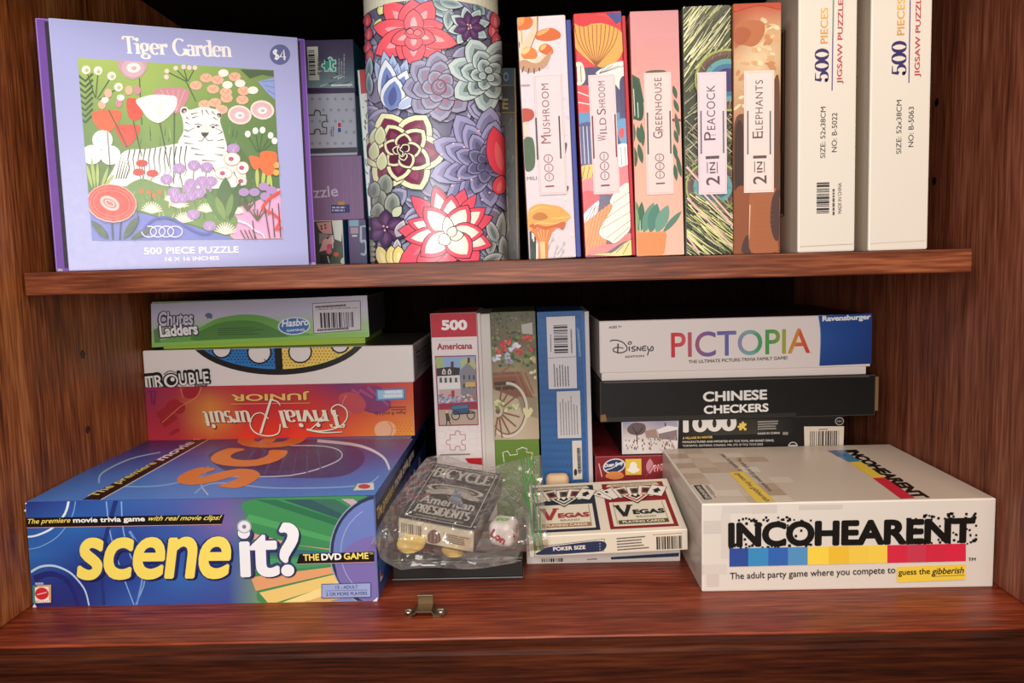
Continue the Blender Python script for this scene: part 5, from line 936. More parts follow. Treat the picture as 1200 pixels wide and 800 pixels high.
# blue box
B = Box(.0161, .80, 0, .0478, .09, .2171, -.5, -.59); t = thing('puzzle_box', B.base(), 'tall blue box with white barcode and text labels on its spine', 'puzzle box', GM)
k = MB(); B.mesh(k, {'all': '#cfc8cc'}, .0480, .0527, .002, .088, 0, .2159, .0006); k.build('box_tray', CARD, t)
m = B.mesh(MB(), {'all': '#33639f', 'edge': '#4a78b0'}); I = Ink(m, B.front()).set(480, 340, 3.478)
for i in range(13):
    for j in range(22): I.ring(522+i*17+(j % 2)*8, 100+j*32, 8, 12, 1.6, '#285488', 20, 200, n=6, lay=(i == 0 and j == 0))
I.p([(700, 90), (712, 90), (738, 780), (722, 780)], '#3a6cb0'); I.greek((690, 270), (680, 120), 2, 5, 3, '#9ab4d8', 4); m.build('box_lid', CARD, t)
m = MB(); I = Ink(m, B.front(), I.e+.0001).set(480, 340, 3.478); I.p([(557, 109), (674, 104), (682, 398), (567, 402)], '#d8d2d6'); I.bars(586, 142, 646, 256, '#3a3640', False, 21, 26); I.greek((574, 250), (572, 160), 1, 4, 4, '#6a646c', 4); I.greek((658, 255), (654, 130), 1, 4, 6, '#6a646c', 4); I.l([(563, 276), (677, 270)], 2, '#6a646c'); I.greek((590, 392), (586, 295), 6, 11, 5, '#5a545c', 6); m.build('barcode_label', CARD, t)
m = MB(); I = Ink(m, B.front(), I.e+.0001).set(480, 340, 3.478); I.p([(599, 412), (694, 408), (700, 600), (604, 602)], '#d0cacc'); I.greek((616, 590), (610, 425), 7, 11, 4, '#7a727a', 7); m.build('text_label', CARD, t)
m = MB(); I = Ink(m, B.front(), I.e+.0001).set(480, 340, 3.478); I.p([(662, 612), (701, 610), (704, 768), (666, 770)], '#d8d0c4'); I.greek((686, 745), (680, 622), 1, 6, 12, '#1c1a1c', 9); I.el(676, 740, 7, 14, '#2c2a2c'); I.greek((698, 740), (694, 622), 1, 6, 3, '#6a646c', 9); m.build('web_label', CARD, t)

# ================================================================== right stack
GR = 'boxes stacked on the right'
B = Box(.0706, .80, 0, .20, .18, .0668, 0); t = thing('game_box', B.base(), 'dark red box with printed food logos, at the bottom of the right stack', 'game box', GR)
m = B.mesh(MB(), {'all': '#8a2028', 'left': '#6a2028', 'edge': '#a5484c'}); I = Ink(m, B.front()).set(670, 340, 3.158)
I.el(157, 650, 42, 27, '#e8e4e8', -12); I.el(157, 650, 38, 23, '#24365e', -12); I.l([(125, 665), (155, 655), (188, 632)], 4, '#e8e4e8', 2, 4); I.t('Ocean Spray', (122, 660), (192, 648), 18, '#eef0f4', .04, .1)
I.r(198, 624, 258, 682, '#eac446'); I.sp([(228, 634), (240, 642), (242, 656), (252, 664), (240, 672), (228, 677), (216, 672), (204, 664), (214, 656), (216, 642)], '#f6f0e2')
I.leaf(288, 680, 290, 622, 28, '#c88a94'); I.l([(272, 690), (304, 640)], 3, '#a84a58'); I.t('PAPA', (306, 672), (360, 662), 26, '#efe6e2', .06); I.t('PAPA', (308, 671), (358, 662), 22, '#d03038', .03); I.sp([(125, 690), (140, 672), (180, 672), (192, 690), (160, 700)], '#e08a4a'); I.l([(100, 640), (112, 690)], 4, '#d8b8b0'); m.build('box_body', CARD, t)
B = Box(.0979, .802, .0669, .2293, .16, .0352, 1); t = thing('puzzle_box', B.base(), 'black puzzle box with a small winter village picture, under the flat black game box', 'puzzle box', GR)
m = B.mesh(MB(), {'all': '#100e0d', 'edge': '#221f1d'}); I = Ink(m, B.front()).set(670, 340, 3.158)
I.grad(((796, 493), (930, 489), (930, 507), (796, 511)), [['#161412', '#2e2b28', '#2c2926', '#141211'], ['#161412', '#3a3733', '#383530', '#141211']]); I.t('1000', (412, 527), (610, 520), 62, '#e8e2dc', .05); piece(I, 620, 492, 26, 0, '', '#eccb5a')
W_ = '#d8d0c8'
I.t('A VILLAGE IN WINTER', (410, 551), (521, 547), 8.5, '#eccb5a', .02); I.t('MANUFACTURED AND IMPORTED BY: TCG TOYS, 430 SIGNET DRIVE,', (410, 566), (748, 560), 9, W_, .02); I.t('TORONTO, ONTARIO, CANADA. M9L 2T5. © TCG TOYS 2022', (410, 580), (707, 574), 9, W_, .01); I.t('© STEVE CRISP LICENSED BY MGL. WWW.MGLART.COM', (410, 594), (693, 588), 9, W_, .01)
I.greek((688, 484), (772, 481), 4, 9, 5, '#a8a098', 5); I.t('MADE IN CHINA', (688, 534), (770, 531), 8, W_, .02); I.r(780, 524, 800, 534, '#8a847c'); I.ring(990, 484, 15, 13, 3, '#a8a29c'); I.t('14+', (981, 489), (999, 488), 9, '#a8a29c', .02); I.el(818, 577, 18, 17, '#d0c8c4'); I.el(818, 577, 15, 14, '#2c2826'); I.r(804, 572, 832, 582, '#d0c8c4')
m.build('box_body', CARD, t)
m = MB(); I = Ink(m, B.front(), I.e+.0001).set(670, 340, 3.158); I.p([(184, 484), (395, 480), (391, 601), (186, 606)], '#d8d2d8'); I.grad(((729.5, 494), (794, 492.5), (793, 529.5), (730.5, 531)), [['#8a92b8', '#b8a8b8', '#9a98b8', '#a8a0b4'], ['#c8b8b8', '#d8c4bc', '#c0b0b4', '#b4a8b0'], ['#e6e0e0', '#ece4e0', '#d8d0cc', '#e2dcda'], ['#d4ccc8', '#e8e2dc', '#dcd4ce', '#d0c8c4']])
I.sp([(205, 510), (230, 490), (268, 495), (272, 520), (250, 535), (215, 530)], '#6a5a5c'); I.ls([[(240, 520), (242, 570)], [(225, 505), (240, 535)], [(262, 508), (242, 535)], [(345, 490), (350, 530)]], 5, '#4a3c3c', 3); I.p([(270, 520), (310, 512), (320, 545), (275, 545)], '#a88a80'); I.p([(320, 525), (388, 510), (390, 555), (322, 548)], '#8a7a7c'); I.p([(315, 515), (355, 500), (392, 506), (390, 515), (322, 530)], '#e8e4e6'); rr = random.Random(8)
for i in range(70): x, y = rr.uniform(195, 388), rr.uniform(548, 592); I.l([(x, y), (x+rr.uniform(-1, 1), y-rr.uniform(4, 11))], 4, rr.choice(('#4a3a38', '#7a5048', '#a8604c', '#5a5a6a', '#c8a890')), 3, lay=i % 12 == 0)
m.build('picture_panel', CARD, t)
m = MB(); I = Ink(m, B.front(), I.e+.0001).set(670, 340, 3.158); I.p([(858, 503), (1006, 502), (1003, 592), (860, 592)], '#d8cabc'); I.greek((912, 512), (956, 511), 1, 4, 4, '#4a443e'); I.bars(880, 521, 986, 600, '#4a443e', True, 15, 26); m.build('barcode_label', CARD, t)
B = Box(.0763, .80, .1022, .2819, .19, .0423, 1); t = thing('game_box', B.base(), 'plain black game box with white capital lettering, under the rainbow titled box', 'game box', GR)
k = MB(); B.mesh(k, {'all': '#8a6a48'}, .2822, .2865, .003, .16, .004, .0395, .0006); k.build('box_tray', CARD, t)
m = B.mesh(MB(), {'all': '#0d0b0a', 'left': '#3a342e', 'edge': '#4a443c'}, bev=.0011); I = Ink(m, B.front()).set(670, 340, 3.158); I.t('CHINESE', (486, 413), (723, 404), 38, '#f2eeea', .035); I.t('CHECKERS', (489, 458), (728, 449), 32, '#f2eeea', .035)
I.p([(125, 470), (830, 452), (830, 470), (128, 486)], '#2c2823'); I.l([(120, 342), (1100, 318)], 3, '#6a645e'); I.p([(104, 462), (125, 458), (130, 484), (104, 487)], '#8a6238'); m.build('box_lid', CARD, t)
B = Box(.0766, .80, .1447, .2757, .18, .0616, 1); t = thing('game_box', B.base(), 'white game box with a rainbow coloured title and a blue end panel', 'game box', GR)
k = MB(); B.mesh(k, {'all': '#efe4e0'}, .002, .2725, .002, .178, 0, .02); k.build('box_tray', CARD, t)
m = MB(); B.mesh(m, {'all': '#f2e7e3', 'top': '#3a1a20', 'left': '#c8bab6', 'edge': '#e8dcd8'}, 0, None, 0, None, .0082, None, .001); I = Ink(m, B.front()).set(670, 340, 3.158); I.clip = (.0004, B.w-.0004, .0086, B.h-.0004)
pal = ((0, '#d8303c'), (.1, '#dc5a5c'), (.17, '#b0607c'), (.28, '#7a62a8'), (.4, '#6a6ab0'), (.48, '#9a90bc'), (.56, '#8ab4b4'), (.63, '#4fa870'), (.72, '#5aa24a'), (.8, '#9ab048'), (.86, '#d8b048'), (.92, '#e07038'), (1, '#d4343c'))
def pg(x):
    for (a, c), (b, d) in zip(pal, pal[1:]):
        if x <= b: return mixc(c, d, (x-a)/(b-a))
    return hx(pal[-1][1])
I.t('PICTOPIA', (368, 250), (882, 233), 94, '', .012, grad=pg); I.t('TM', (884, 234), (890, 233.6), 4, '#5a5050'); I.t('THE ULTIMATE PICTURE-TRIVIA FAMILY GAME!', (432, 271), (798, 256), 12.5, '#2c2626', .015); I.t('AGES 7+', (137, 142), (185, 139), 9, '#2c2626', .02)
CLP = I.clip
I.grad(((959, 370), (1022, 367), (1021, 426), (960, 428.5)), [['#234f9c', '#1f4a98', '#1c4490'], ['#2a58a8', '#224c9c', '#1a3f88'], ['#1f4890', '#1c4288', '#183a7c']]); I.p([(900, 96), (912, 94), (919, 140), (920, 200), (916, 279), (900, 280)], '#f2e7e3'); I.l([(912, 94), (919, 140), (920, 200), (916, 279)], 2.5, '#8aa4d0', 2, 3); I.t('Ravensburger', (927, 121), (1106, 113), 26, '#f0f2f6', .045)
I.set(680, 350, 10); D_ = '#221c1c'
I.l([(348, 500), (375, 486), (440, 488), (505, 515), (545, 565), (535, 610), (470, 632), (400, 618), (385, 592), (410, 574), (460, 570), (505, 580)], 13, D_, 11, 5); I.l([(442, 525), (438, 640)], 16, D_, 14); I.l([(572, 558), (574, 612)], 15, D_, 13); I.el(580, 517, 26, 20, D_, -20); I.el(580, 517, 14, 9, '#f2e7e3', -20)
I.l([(648, 556), (612, 566), (604, 582), (640, 594), (636, 610), (600, 612)], 13, D_, 11, 4); I.ls([[(664, 612), (668, 562), (704, 608), (708, 558)], [(772, 552), (732, 560), (730, 606), (774, 600)], [(734, 582), (764, 578)], [(788, 556), (792, 590), (818, 592), (836, 556)], [(836, 556), (852, 566), (850, 600), (815, 612)], [(806, 590), (786, 665)]], 13, D_, 11, 3); I.t('EDITION', (530, 692), (746, 680), 24, D_, .02)
I.clip = (.0004, B.w-.0004, B.h-.005, B.h-.0001); m.build('box_lid', CARD, t)

# ================================================================== front right: word game box
B = Box(.1387, .617, 0, .2321, .185, .0729, -.33); t = thing('game_box', B.base(), 'cream party game box with black pixelated title over blue, yellow and red bars', 'game box')
m = B.mesh(MB(), {'all': '#ded4ca', 'left': '#cfc4b6', 'top': '#d3c3b2', 'edge': '#e8e0d6'}, bev=.0012); I = Ink(m, B.front()).set(760, 500, 2.7273); rr = random.Random(6)
for q in ((235, 252, 330, 275), (330, 250, 410, 275), (232, 275, 262, 420), (172, 440, 250, 470), (175, 300, 232, 340), (185, 470, 225, 510), (480, 250, 620, 262)): I.r(*q, rr.choice(('#cfc5bc', '#d5cbc2', '#d0c8c2')))
I.t('INCO', (254, 386), (530, 380), 84, '#15120f', .048, sp=.98); I.t('HEAR', (530, 380), (824, 375), 84, '#15120f', .048, sp=.98); I.t('ENT', (822, 375), (1042, 370), 84, '#15120f', .048, sp=.98)
I.up()
for i in range(150):
    if i % 2: x = rr.choice((rr.uniform(250, 520), rr.uniform(250, 520)))
    else: x = rr.uniform(822, 1046)
    base = 386-(x-256)*.0204; e_ = rr.random(); y = base-rr.choice((rr.uniform(-6, 8), rr.uniform(76, 92), rr.uniform(0, 84))); s_ = rr.uniform(5, 9)
    I.r(x, y-s_, x+s_, y, '#15120f', lay=False)
cx = [258, 318, 382, 445, 508, 575, 640, 700, 762, 825, 885, 950, 1013]; cc = ['#2f4c9c', '#3a8cc4', '#3465b4', '#5592c4', '#f6d44c', '#eec03a', '#f2cc50', '#f4d050', '#d82c46', '#ca3c52', '#d42c44', '#da2a44']; I.up()
for i, c in enumerate(cc):
    f0, f1 = (cx[i]-258)/755, (cx[i+1]-258)/755; I.p([(cx[i], 388-16*f0), (cx[i+1], 388-16*f1), (cx[i+1], 446-18*f1), (cx[i], 446-18*f0)], c, lay=False)
I.t('The adult party game where you compete to', (260, 493), (788, 473), 29, '#2c2824', .008); I.p([(792, 447), (1011, 438), (1011, 487), (793, 496)], '#f2ce46'); I.t('guess the', (797, 479), (898, 475), 26, '#2c2824', .02); I.t('gibberish', (905, 477), (1006, 473), 28, '#2c2824', .02, .06); I.l([(905, 477), (1008, 472)], 1.5, '#2c2824'); I.t('TM', (1020, 427), (1044, 426), 10, '#2c2824', .02)
I = Ink(m, B.top()).set(760, 500, 2.7273)
F = B.top(); I.up()
used = set()
for i in range(60):
    u, v = rr.choice((0, .018, .036, .054, .072, .09))+.002, rr.randrange(0, 10)*.018; c = rr.choice(('#c0a890', '#c8b49e', '#e4d8c8', '#b9a188', '#e0d2c0'))
    if (u, v) in used: continue
    used.add((u, v))
    if rr.random() < 1-u*7: I.uvp([(u, v), (u+.018, v), (u+.018, v+.018), (u, v+.018)], c)
def tq(a, b, c, d, col): I.p([a, b, c, d], col)
tq((572, 76), (622, 74), (678, 111), (640, 113), '#4a84b0'); tq((572, 76), (600, 75), (636, 94), (606, 96), '#3a5a8c'); tq((640, 113), (678, 111), (756, 162), (716, 164), '#f0cc48'); tq((716, 164), (756, 162), (852, 228), (806, 230), '#d42c40')
I.t('INCOHEARENT', (624, 75), (852, 229), 0, '#15120f', .06, 0, (664, 73))
I.t('The adult party game where', (272, 100), (378, 207), 0, '#3c342c', 0, 0, (292, 99)); I.t('you compete to', (222, 88), (285, 143), 0, '#3c342c', 0, 0, (240, 87)); tq((256, 146), (302, 143), (407, 240), (346, 243), '#f2ce46'); I.t('guess the gibberish', (272, 150), (368, 240), 0, '#2c2824', .015, .0, (294, 149))
I.p([(143, 188), (168, 186), (203, 231), (178, 233)], '#2c2824'); I.t('WARNING', (150, 191), (184, 231), 0, '#e0d6ca', .02, 0, (164, 190)); I.greek((180, 187), (212, 228), 3, -1.6, .7, '#3c342c')
I = Ink(m, B.left()).set(760, 500, 2.7273); 
for q in ((80, 150, 110, 190), (120, 230, 165, 300), (100, 200, 130, 260), (60, 110, 90, 150), (130, 330, 168, 400), (110, 390, 150, 440)): I.r(*q, rr.choice(('#b8a896', '#c4b6a6', '#bfae9c')))
I.ls([[(58, 180), (62, 200), (55, 208)], [(70, 190), (74, 212), (66, 222)]], 4, '#2c2824', 3, 3)
m.build('box_lid', GLOSS, t)

# ================================================================== card boxes
GC = 'two-deck card boxes stacked beside the clear bag'
L = Box(-.002, .6825, 0, .1365, .095, .0172); t = thing('playing_card_box', L.base(), 'flat white card box lying on the cabinet floor under the tilted card box', 'playing cards', GC)
m = L.mesh(MB(), {'all': '#d8d0c8', 'edge': '#e2dad2'}); I = Ink(m, L.front()).set(600, 545, 5.4545); I.bars(190, 596, 330, 616, '#1c1a1e', True, 5, 26); I.greek((480, 598), (560, 594), 1, 4, 7, '#3a3638'); I.p([(632, 586), (1068, 558), (1066, 582), (634, 602)], '#24304c'); m.build('box_body', CARD, t)
a, b = at_y(621, 653, .655), at_y(806, 644, .652); V0 = at_y(806, 617.6, .6505)
U = (b-a).normalized(); W = Vector((0, math.cos(R(8)), math.sin(R(8)))); W = (W-U*W.dot(U)).normalized(); V = U.cross(W)
B = Box(a.x, a.y, a.z, (b-a).length, .105, .0192).tilt(U, W, V); t = thing('playing_card_box', B.base(), 'two-deck playing card box with navy and red panels, tilted on top of another', 'playing cards', GC)
m = B.mesh(MB(), {'all': '#e4d8c4', 'edge': '#efe4d2', 'top': '#e8dcc8'}, bev=.0007); I = Ink(m, B.front()).set(600, 545, 5.4545)
I.p([(140, 582), (150, 520), (592, 468), (590, 548)], '#5a5a60'); I.p([(144, 579), (154, 524), (588, 472), (586, 545)], '#e4d8c4'); I.sp([(160, 572), (185, 545), (215, 526), (300, 512), (575, 484), (578, 545), (400, 560)], '#2a3454'); I.t('POKER SIZE', (264, 547), (470, 534), 27, '#f0e8dc', .03); I.dots([(562, 500), (562, 518), (562, 536)], 5, '#8a90a4')
I.greek((668, 464), (872, 448), 5, 20, 9, '#5a544e', 5); I.greek((900, 441), (1098, 429), 1, 8, 5, '#b87a5c', 6); I.bars(922, 456, 1086, 530, '#2c2826', True, 17, 30)
m.build('box_body', CARD, t)
def deckface(x, red):
    m = MB(); I = Ink(m, B.top(), .0003).set(600, 545, 5.4545); CR_ = '#e6dcc6'
    ink = '#8e1f24' if red else '#232a3c'; acc = '#24242a' if red else '#a83a34'
    def Q(u, v): return (x+.0035+u*.058, .006+v*.092)
    def P(pts, c): I.up(); I.uvp([Q(*p_) for p_ in pts], c)
    P([(0, 0), (1, 0), (1, 1), (0, 1)], ink); P([(.06, .05), (.94, .05), (.94, .56), (.06, .56)], CR_)
    for k in (.12, .88): P([(k-.008, .09), (k+.008, .09), (k+.008, .54), (k-.008, .54)], '#b0a48e')
    P([(.06, .92), (.94, .92), (.9, .98), (.1, .98)], '#d8c8a8'); 
    def T(s, u0, u1, v0, h, c, b=.02, serif=False):
        I.up(); V_, Fc = font_tris(s, b); x0 = min(v[0] for v in V_); x1 = max(v[0] for v in V_); y0 = min(v[1] for v in V_); y1 = max(v[1] for v in V_)
        for f in I.lay(Fc): I.tri([Q(u0+(V_[i][0]-x0)/(x1-x0)*(u1-u0), v0+(V_[i][1]-y0)/(y1-y0)*h) for i in f], c)
    T('CASINO QUALITY', .16, .84, .93, .035, '#7a6448')
    for i, (u, rot) in enumerate(((.16, 50), (.24, 32), (.36, 16), (.52, 2), (.66, -10), (.8, -22))):   # the fan of cards
        c, s = math.cos(R(rot)), math.sin(R(rot)); R2 = lambda a, b_: (u+(a*c-b_*s), .68+(a*s+b_*c)*.66)
        P([R2(-.13, -.02), R2(.13, -.02), R2(.13, .34), R2(-.13, .34)], '#3a3432'); P([R2(-.12, -.01), R2(.12, -.01), R2(.12, .33), R2(-.12, .33)], '#f0e8da')
        if i in (2, 3, 4): P([R2(-.07, .08), R2(.07, .08), R2(.07, .28), R2(-.07, .28)], ('#8a4a3a', '#6a5a4a', '#8a3a34')[i-2]); P([R2(-.03, .12), R2(.05, .14), R2(.02, .25), R2(-.05, .22)], '#2c2826')
        if i == 5: P([R2(0, .27), R2(.07, .16), R2(.03, .13), R2(.04, .08), R2(-.04, .08), R2(-.03, .13), R2(-.07, .16)], '#1c1a1a')
        if i < 2: P([R2(-.08, .22), R2(-.03, .22), R2(-.03, .29), R2(-.08, .29)], '#2c2826')
    for k, c in ((.24, '#1f1c1c'), (.205, '#f0e8da'), (.17, '#c43a30' if red else '#3a3836'), (.12, '#f0e8da'), (.08, '#1f1c1c')): P([(.5-k, .66+k*.14), (.5, .5+(.24-k)*.75), (.5+k, .66+k*.14), (.5+k*.55, .72), (.5, .6+(.24-k)*.3), (.5-k*.55, .72)], c)
    def S(s, u0, u1, v0, h, c, th):
        X1 = sum(GL[q_][0] for q_ in s); p0, p1, p2 = Q(u0, v0), Q(u1, v0), Q(u0, v0+h); s_q = I.q; I.q = lambda z: z; I.st(s, p0, p1, 0, c, th, .08, .06, 0, p2); I.q = s_q
    S('V', .14, .38, .24, .24, acc, .22); T('EGAS', .39, .87, .27, .1, acc, .05); T('BRAND', .42, .72, .2, .035, '#a89878'); P([(.14, .08), (.88, .08), (.88, .155), (.14, .155)], '#5a5034' if red else '#a87a5a'); T('PLAYING CARDS', .2, .82, .095, .045, '#efe4c8', .03)
    m.build('deck_label', CARD, t)
W2 = B.w/2
deckface(0, False); deckface(W2-.0005, True)
TAN = plain('pale_wood', '#d6b48c', .5)
a = at_y(640.5, 600, .778)
B = Box(a.x, .778, 0, .0235, .012, .0545, 0); t = thing('wooden_block', B.base(), 'pale tan rounded block peeking up behind the tilted playing card box', 'block')
m = MB(); rounded(m, (B.o.x+.01175, .784, .02725), Vector((1, 0, 0)), Vector((0, 1, 0)), Vector((0, 0, 1)), .0235, .012, .0545, .0055, '#ddd', 9); m.build('block_body', TAN, t)

# ================================================================== the clear bag and what it holds
B = Box(-.1172, .6495, 0, .1125, .085, .0192); t = thing('storage_case', B.base(), 'low black plastic case on the cabinet floor under the clear bag', 'case')
m = MB(); cs = {'all': '#161311', 'edge': '#3a342f'}; B.mesh(m, cs, .0012, B.w-.0012, .0012, None, .0022, .0165, .0008); B.mesh(m, cs, 0, None, 0, None, 0, .0024, .0008); m.build('case_base', BLACK, t)
m = MB(); B.mesh(m, cs, .0006, B.w-.0006, .0006, None, .0166, None, .0012); m.build('case_lid', BLACK, t)
# deck of cards
ya, pi_, ro = R(-13.95), R(14.92), R(8.03); U = Vector((math.cos(ya), math.sin(ya), 0)); W0 = Vector((-math.sin(ya), math.cos(ya), 0))
W = W0*math.cos(pi_)+Z_*math.sin(pi_); V = Z_*math.cos(pi_)-W0*math.sin(pi_); U2 = U*math.cos(ro)-V*math.sin(ro); V2 = U*math.sin(ro)+V*math.cos(ro)
B = Box(-.1093, .6445, .040, .066, .092, .021).tilt(U2, W, V2); DK = B
t = thing('playing_card_box', B.base(), 'black and silver playing card box with cream side, lying inside the clear bag', 'playing cards')
m = B.mesh(MB(), {'all': '#2c2926', 'front': '#e0d2b8', 'edge': '#8a8074', 'right': '#3a3632'}, bev=.0006); I = Ink(m, B.front()).set(430, 525, 4.848)
I.bars(196, 422, 314, 500, '#6a6058', True, 5, 26); I.sp([(345, 520), (350, 480), (380, 462), (410, 480), (420, 520), (400, 540), (360, 538)], '#7a5648'); I.ls([[(360, 535), (365, 490)], [(385, 535), (385, 470)], [(405, 535), (402, 490)]], 4, '#a88a78'); I.p([(432, 476), (592, 505), (588, 570), (434, 538)], '#d8c4a0'); I.greek((438, 484), (588, 512), 5, 12, 7, '#3a322c', 6)
m.build('box_body', GLOSS, t)
m = MB(); I = Ink(m, B.top(), I.e+.0001); SV = '#c4beb4'
def bq(s, u0, v0, u1, h, c, b=.03, cv=0, st=None):
    I.up(); V_, Fc = font_tris(s, b); x0 = min(v[0] for v in V_); x1 = max(v[0] for v in V_); y0 = min(v[1] for v in V_); y1 = max(v[1] for v in V_); W_ = []
    for x, y in V_:
        X = (x-x0)/(x1-x0); W_.append((u0+X*(u1-u0), v0+(y-y0)/(y1-y0)*h+cv*(1-(2*X-1)**2)))
    for f in I.lay(Fc): I.tri([W_[i] for i in f], c)
I.up(); I.uvp([(.002, .002), (.064, .002), (.064, .09), (.002, .09)], '#23201e'); I.up()
for a, b in ((.004, .0048), ): I.uvp([(a, a), (.066-a, a), (.066-a, .092-a), (a, .092-a)], SV); I.up(); I.uvp([(b, b), (.066-b, b), (.066-b, .092-b), (b, .092-b)], '#2a2725')
I.up(); I.uvp([(.006, .058), (.06, .058), (.06, .064), (.006, .064)], '#4a4540')
s_q = I.q; I.q = lambda z: z; I.st('BICYCLE', (.006, .069), (.06, .069), 0, SV, .22, .09, .08, 0, (.006, .084)); 
for i in range(3): I.el(.033, .052, .026-.004*i, .0075-.0015*i, (SV, '#2a2725', '#8a847a')[i], n=30)
I.sp([(.008, .044), (.02, .05), (.033, .053), (.046, .05), (.058, .044), (.05, .041), (.033, .046), (.016, .041)], '#b3aca0'); I.st('PRESIDENTS', (.009, .012), (.057, .012), 0, SV, .26, .12, .06, 0, (.009, .023)); I.q = s_q
bq('American', .009, .026, .057, .012, SV, .03); I.up(); I.uvp([(.012, .0065), (.054, .0065), (.054, .009), (.012, .009)], '#7a746a'); m.build('printed_label', GLOSS, t)
m = MB(); rr = random.Random(3); p0 = [(525, 588), (536, 572), (544, 598)]  # pale bluish patch modelling the specular highlight of foil in the bag
F = B.top(); uv = [F.uv(*p_) for p_ in p0]; N_ = 5; g = {}
for i in range(N_+1):
    for j in range(N_+1-i):
        a, b = i/N_, j/N_; u = [uv[0][k]*(1-a-b)+uv[1][k]*a+uv[2][k]*b for k in (0, 1)]; g[i, j] = F.pt(u[0]+rr.uniform(-.0006, .0006), u[1]+rr.uniform(-.0006, .0006), .0012+rr.uniform(0, .0012))
for i in range(N_):
    for j in range(N_-i):
        m.poly([g[i, j], g[i+1, j], g[i, j+1]], '#ccc')
        if i+j < N_-1: m.poly([g[i+1, j], g[i+1, j+1], g[i, j+1]], '#ccc')
m.build('foil_seal', plain('holographic_foil', '#c4d8ea', .2, .75), t)
# wooden tokens
def token(name_label, P, ax, rad=.0118, hh=.004, n=30):
    t = thing('wooden_token', P, name_label, 'token', 'wooden tokens in the clear bag'); m = MB(); b = bmesh.new()
    bmesh.ops.create_cone(b, cap_ends=True, segments=n, radius1=rad, radius2=rad, depth=hh); bmesh.ops.bevel(b, geom=[e for e in b.edges if abs(e.verts[0].co.z-e.verts[1].co.z) < 1e-6], offset=.0009, segments=2, affect='EDGES')
    m.bm(b, '#dca', False, Matrix.Translation(P) @ Vector(ax).to_track_quat('Z', 'Y').to_matrix().to_4x4()); m.build('token_disc', plain('yellow_pine', '#e8c878', .5), t)
token('round pale wooden token in the clear bag, at the lower left of the cards', at_y(482, 636.5, .633), (-.05, -.26, .96)); token('round pale wooden token in the clear bag, under the front edge of the cards', at_y(531, 645, .638), (.15, -.15, .97), .0095, .003)
# die
dc = at_y(590.5, 622, .668); S_ = .0225; a = R(-24); U = Vector((math.cos(a), math.sin(a), 0)); W0 = Vector((-math.sin(a), math.cos(a), 0)); W = W0*math.cos(R(8))+Z_*math.sin(R(8)); V = U.cross(W)
o = dc-(U+W+V)*(S_/2); t = thing('letter_die', dc, 'white rounded die with red and green lettering, inside the clear bag', 'die'); B = Box(*o, S_, S_, S_).tilt(U, W, V)
m = MB(); rounded(m, dc, U, W, V, S_, S_, S_, .0062, '#ece2de', 11)
def dface(F, s, c, rot, w_, h):
    I = Ink(m, F); I.clip = (0, S_, 0, S_); V_, Fc = font_tris(s, .05); x0 = min(v[0] for v in V_); x1 = max(v[0] for v in V_); y0 = min(v[1] for v in V_); y1 = max(v[1] for v in V_); c_, s_ = math.cos(R(rot)), math.sin(R(rot))
    for f in I.lay(Fc):
        P = []
        for i in f: X, Y = ((V_[i][0]-x0)/(x1-x0)-.5)*w_, ((V_[i][1]-y0)/(y1-y0)-.5)*h; P.append((S_/2+X*c_-Y*s_, S_/2+X*s_+Y*c_))
        I.tri(P, c)
dface(B.front(), 'Lon', '#b8304a', -32, .0145, .0085); dface(B.right(), 'don', '#c83a5c', 60, .014, .0085); dface(B.top(), 'fo', '#7ac83a', 15, .012, .007)
m.build('die_body', GLOSS, t)
# zip bag
def bag_mat():
    M_ = bpy.data.materials.new('clear_polythene'); M_.use_nodes = True; N = M_.node_tree.nodes; L = M_.node_tree.links; out = N['Material Output']; pr = N['Principled BSDF']
    pr.inputs['Base Color'].default_value = (.82, .8, .78, 1); pr.inputs['Roughness'].default_value = .1; pr.inputs['Specular IOR Level'].default_value = 1
    tr = N.new('ShaderNodeBsdfTransparent'); tr.inputs[0].default_value = (.97, .96, .95, 1); lw = N.new('ShaderNodeLayerWeight'); lw.inputs['Blend'].default_value = .3
    tc = N.new('ShaderNodeTexCoord'); n = N.new('ShaderNodeTexVoronoi'); n.feature = 'SMOOTH_F1'; n.inputs['Scale'].default_value = 75; n.inputs['Smoothness'].default_value = .25; L.new(tc.outputs['Object'], n.inputs['Vector'])
    bp = N.new('ShaderNodeBump'); bp.inputs['Strength'].default_value = .42; bp.inputs['Distance'].default_value = .006; L.new(n.outputs['Distance'], bp.inputs['Height']); L.new(bp.outputs['Normal'], pr.inputs['Normal'])
    r = N.new('ShaderNodeMapRange'); r.inputs['To Min'].default_value = .05; r.inputs['To Max'].default_value = .24; L.new(lw.outputs['Facing'], r.inputs['Value'])
    mx = N.new('ShaderNodeMixShader'); L.new(r.outputs['Result'], mx.inputs[0]); L.new(tr.outputs[0], mx.inputs[1]); L.new(pr.outputs[0], mx.inputs[2]); gl = N.new('ShaderNodeBsdfGlossy'); gl.inputs['Roughness'].default_value = .13; gl.inputs['Color'].default_value = (1, 1, 1, 1); L.new(bp.outputs['Normal'], gl.inputs['Normal'])
    r2 = N.new('ShaderNodeMapRange'); r2.inputs['To Min'].default_value = .04; r2.inputs['To Max'].default_value = .5; L.new(lw.outputs['Facing'], r2.inputs['Value'])
    m2 = N.new('ShaderNodeMixShader'); L.new(r2.outputs['Result'], m2.inputs[0]); L.new(mx.outputs[0], m2.inputs[1]); L.new(gl.outputs[0], m2.inputs[2]); L.new(m2.outputs[0], out.inputs['Surface'])
    return M_
POLY = bag_mat()
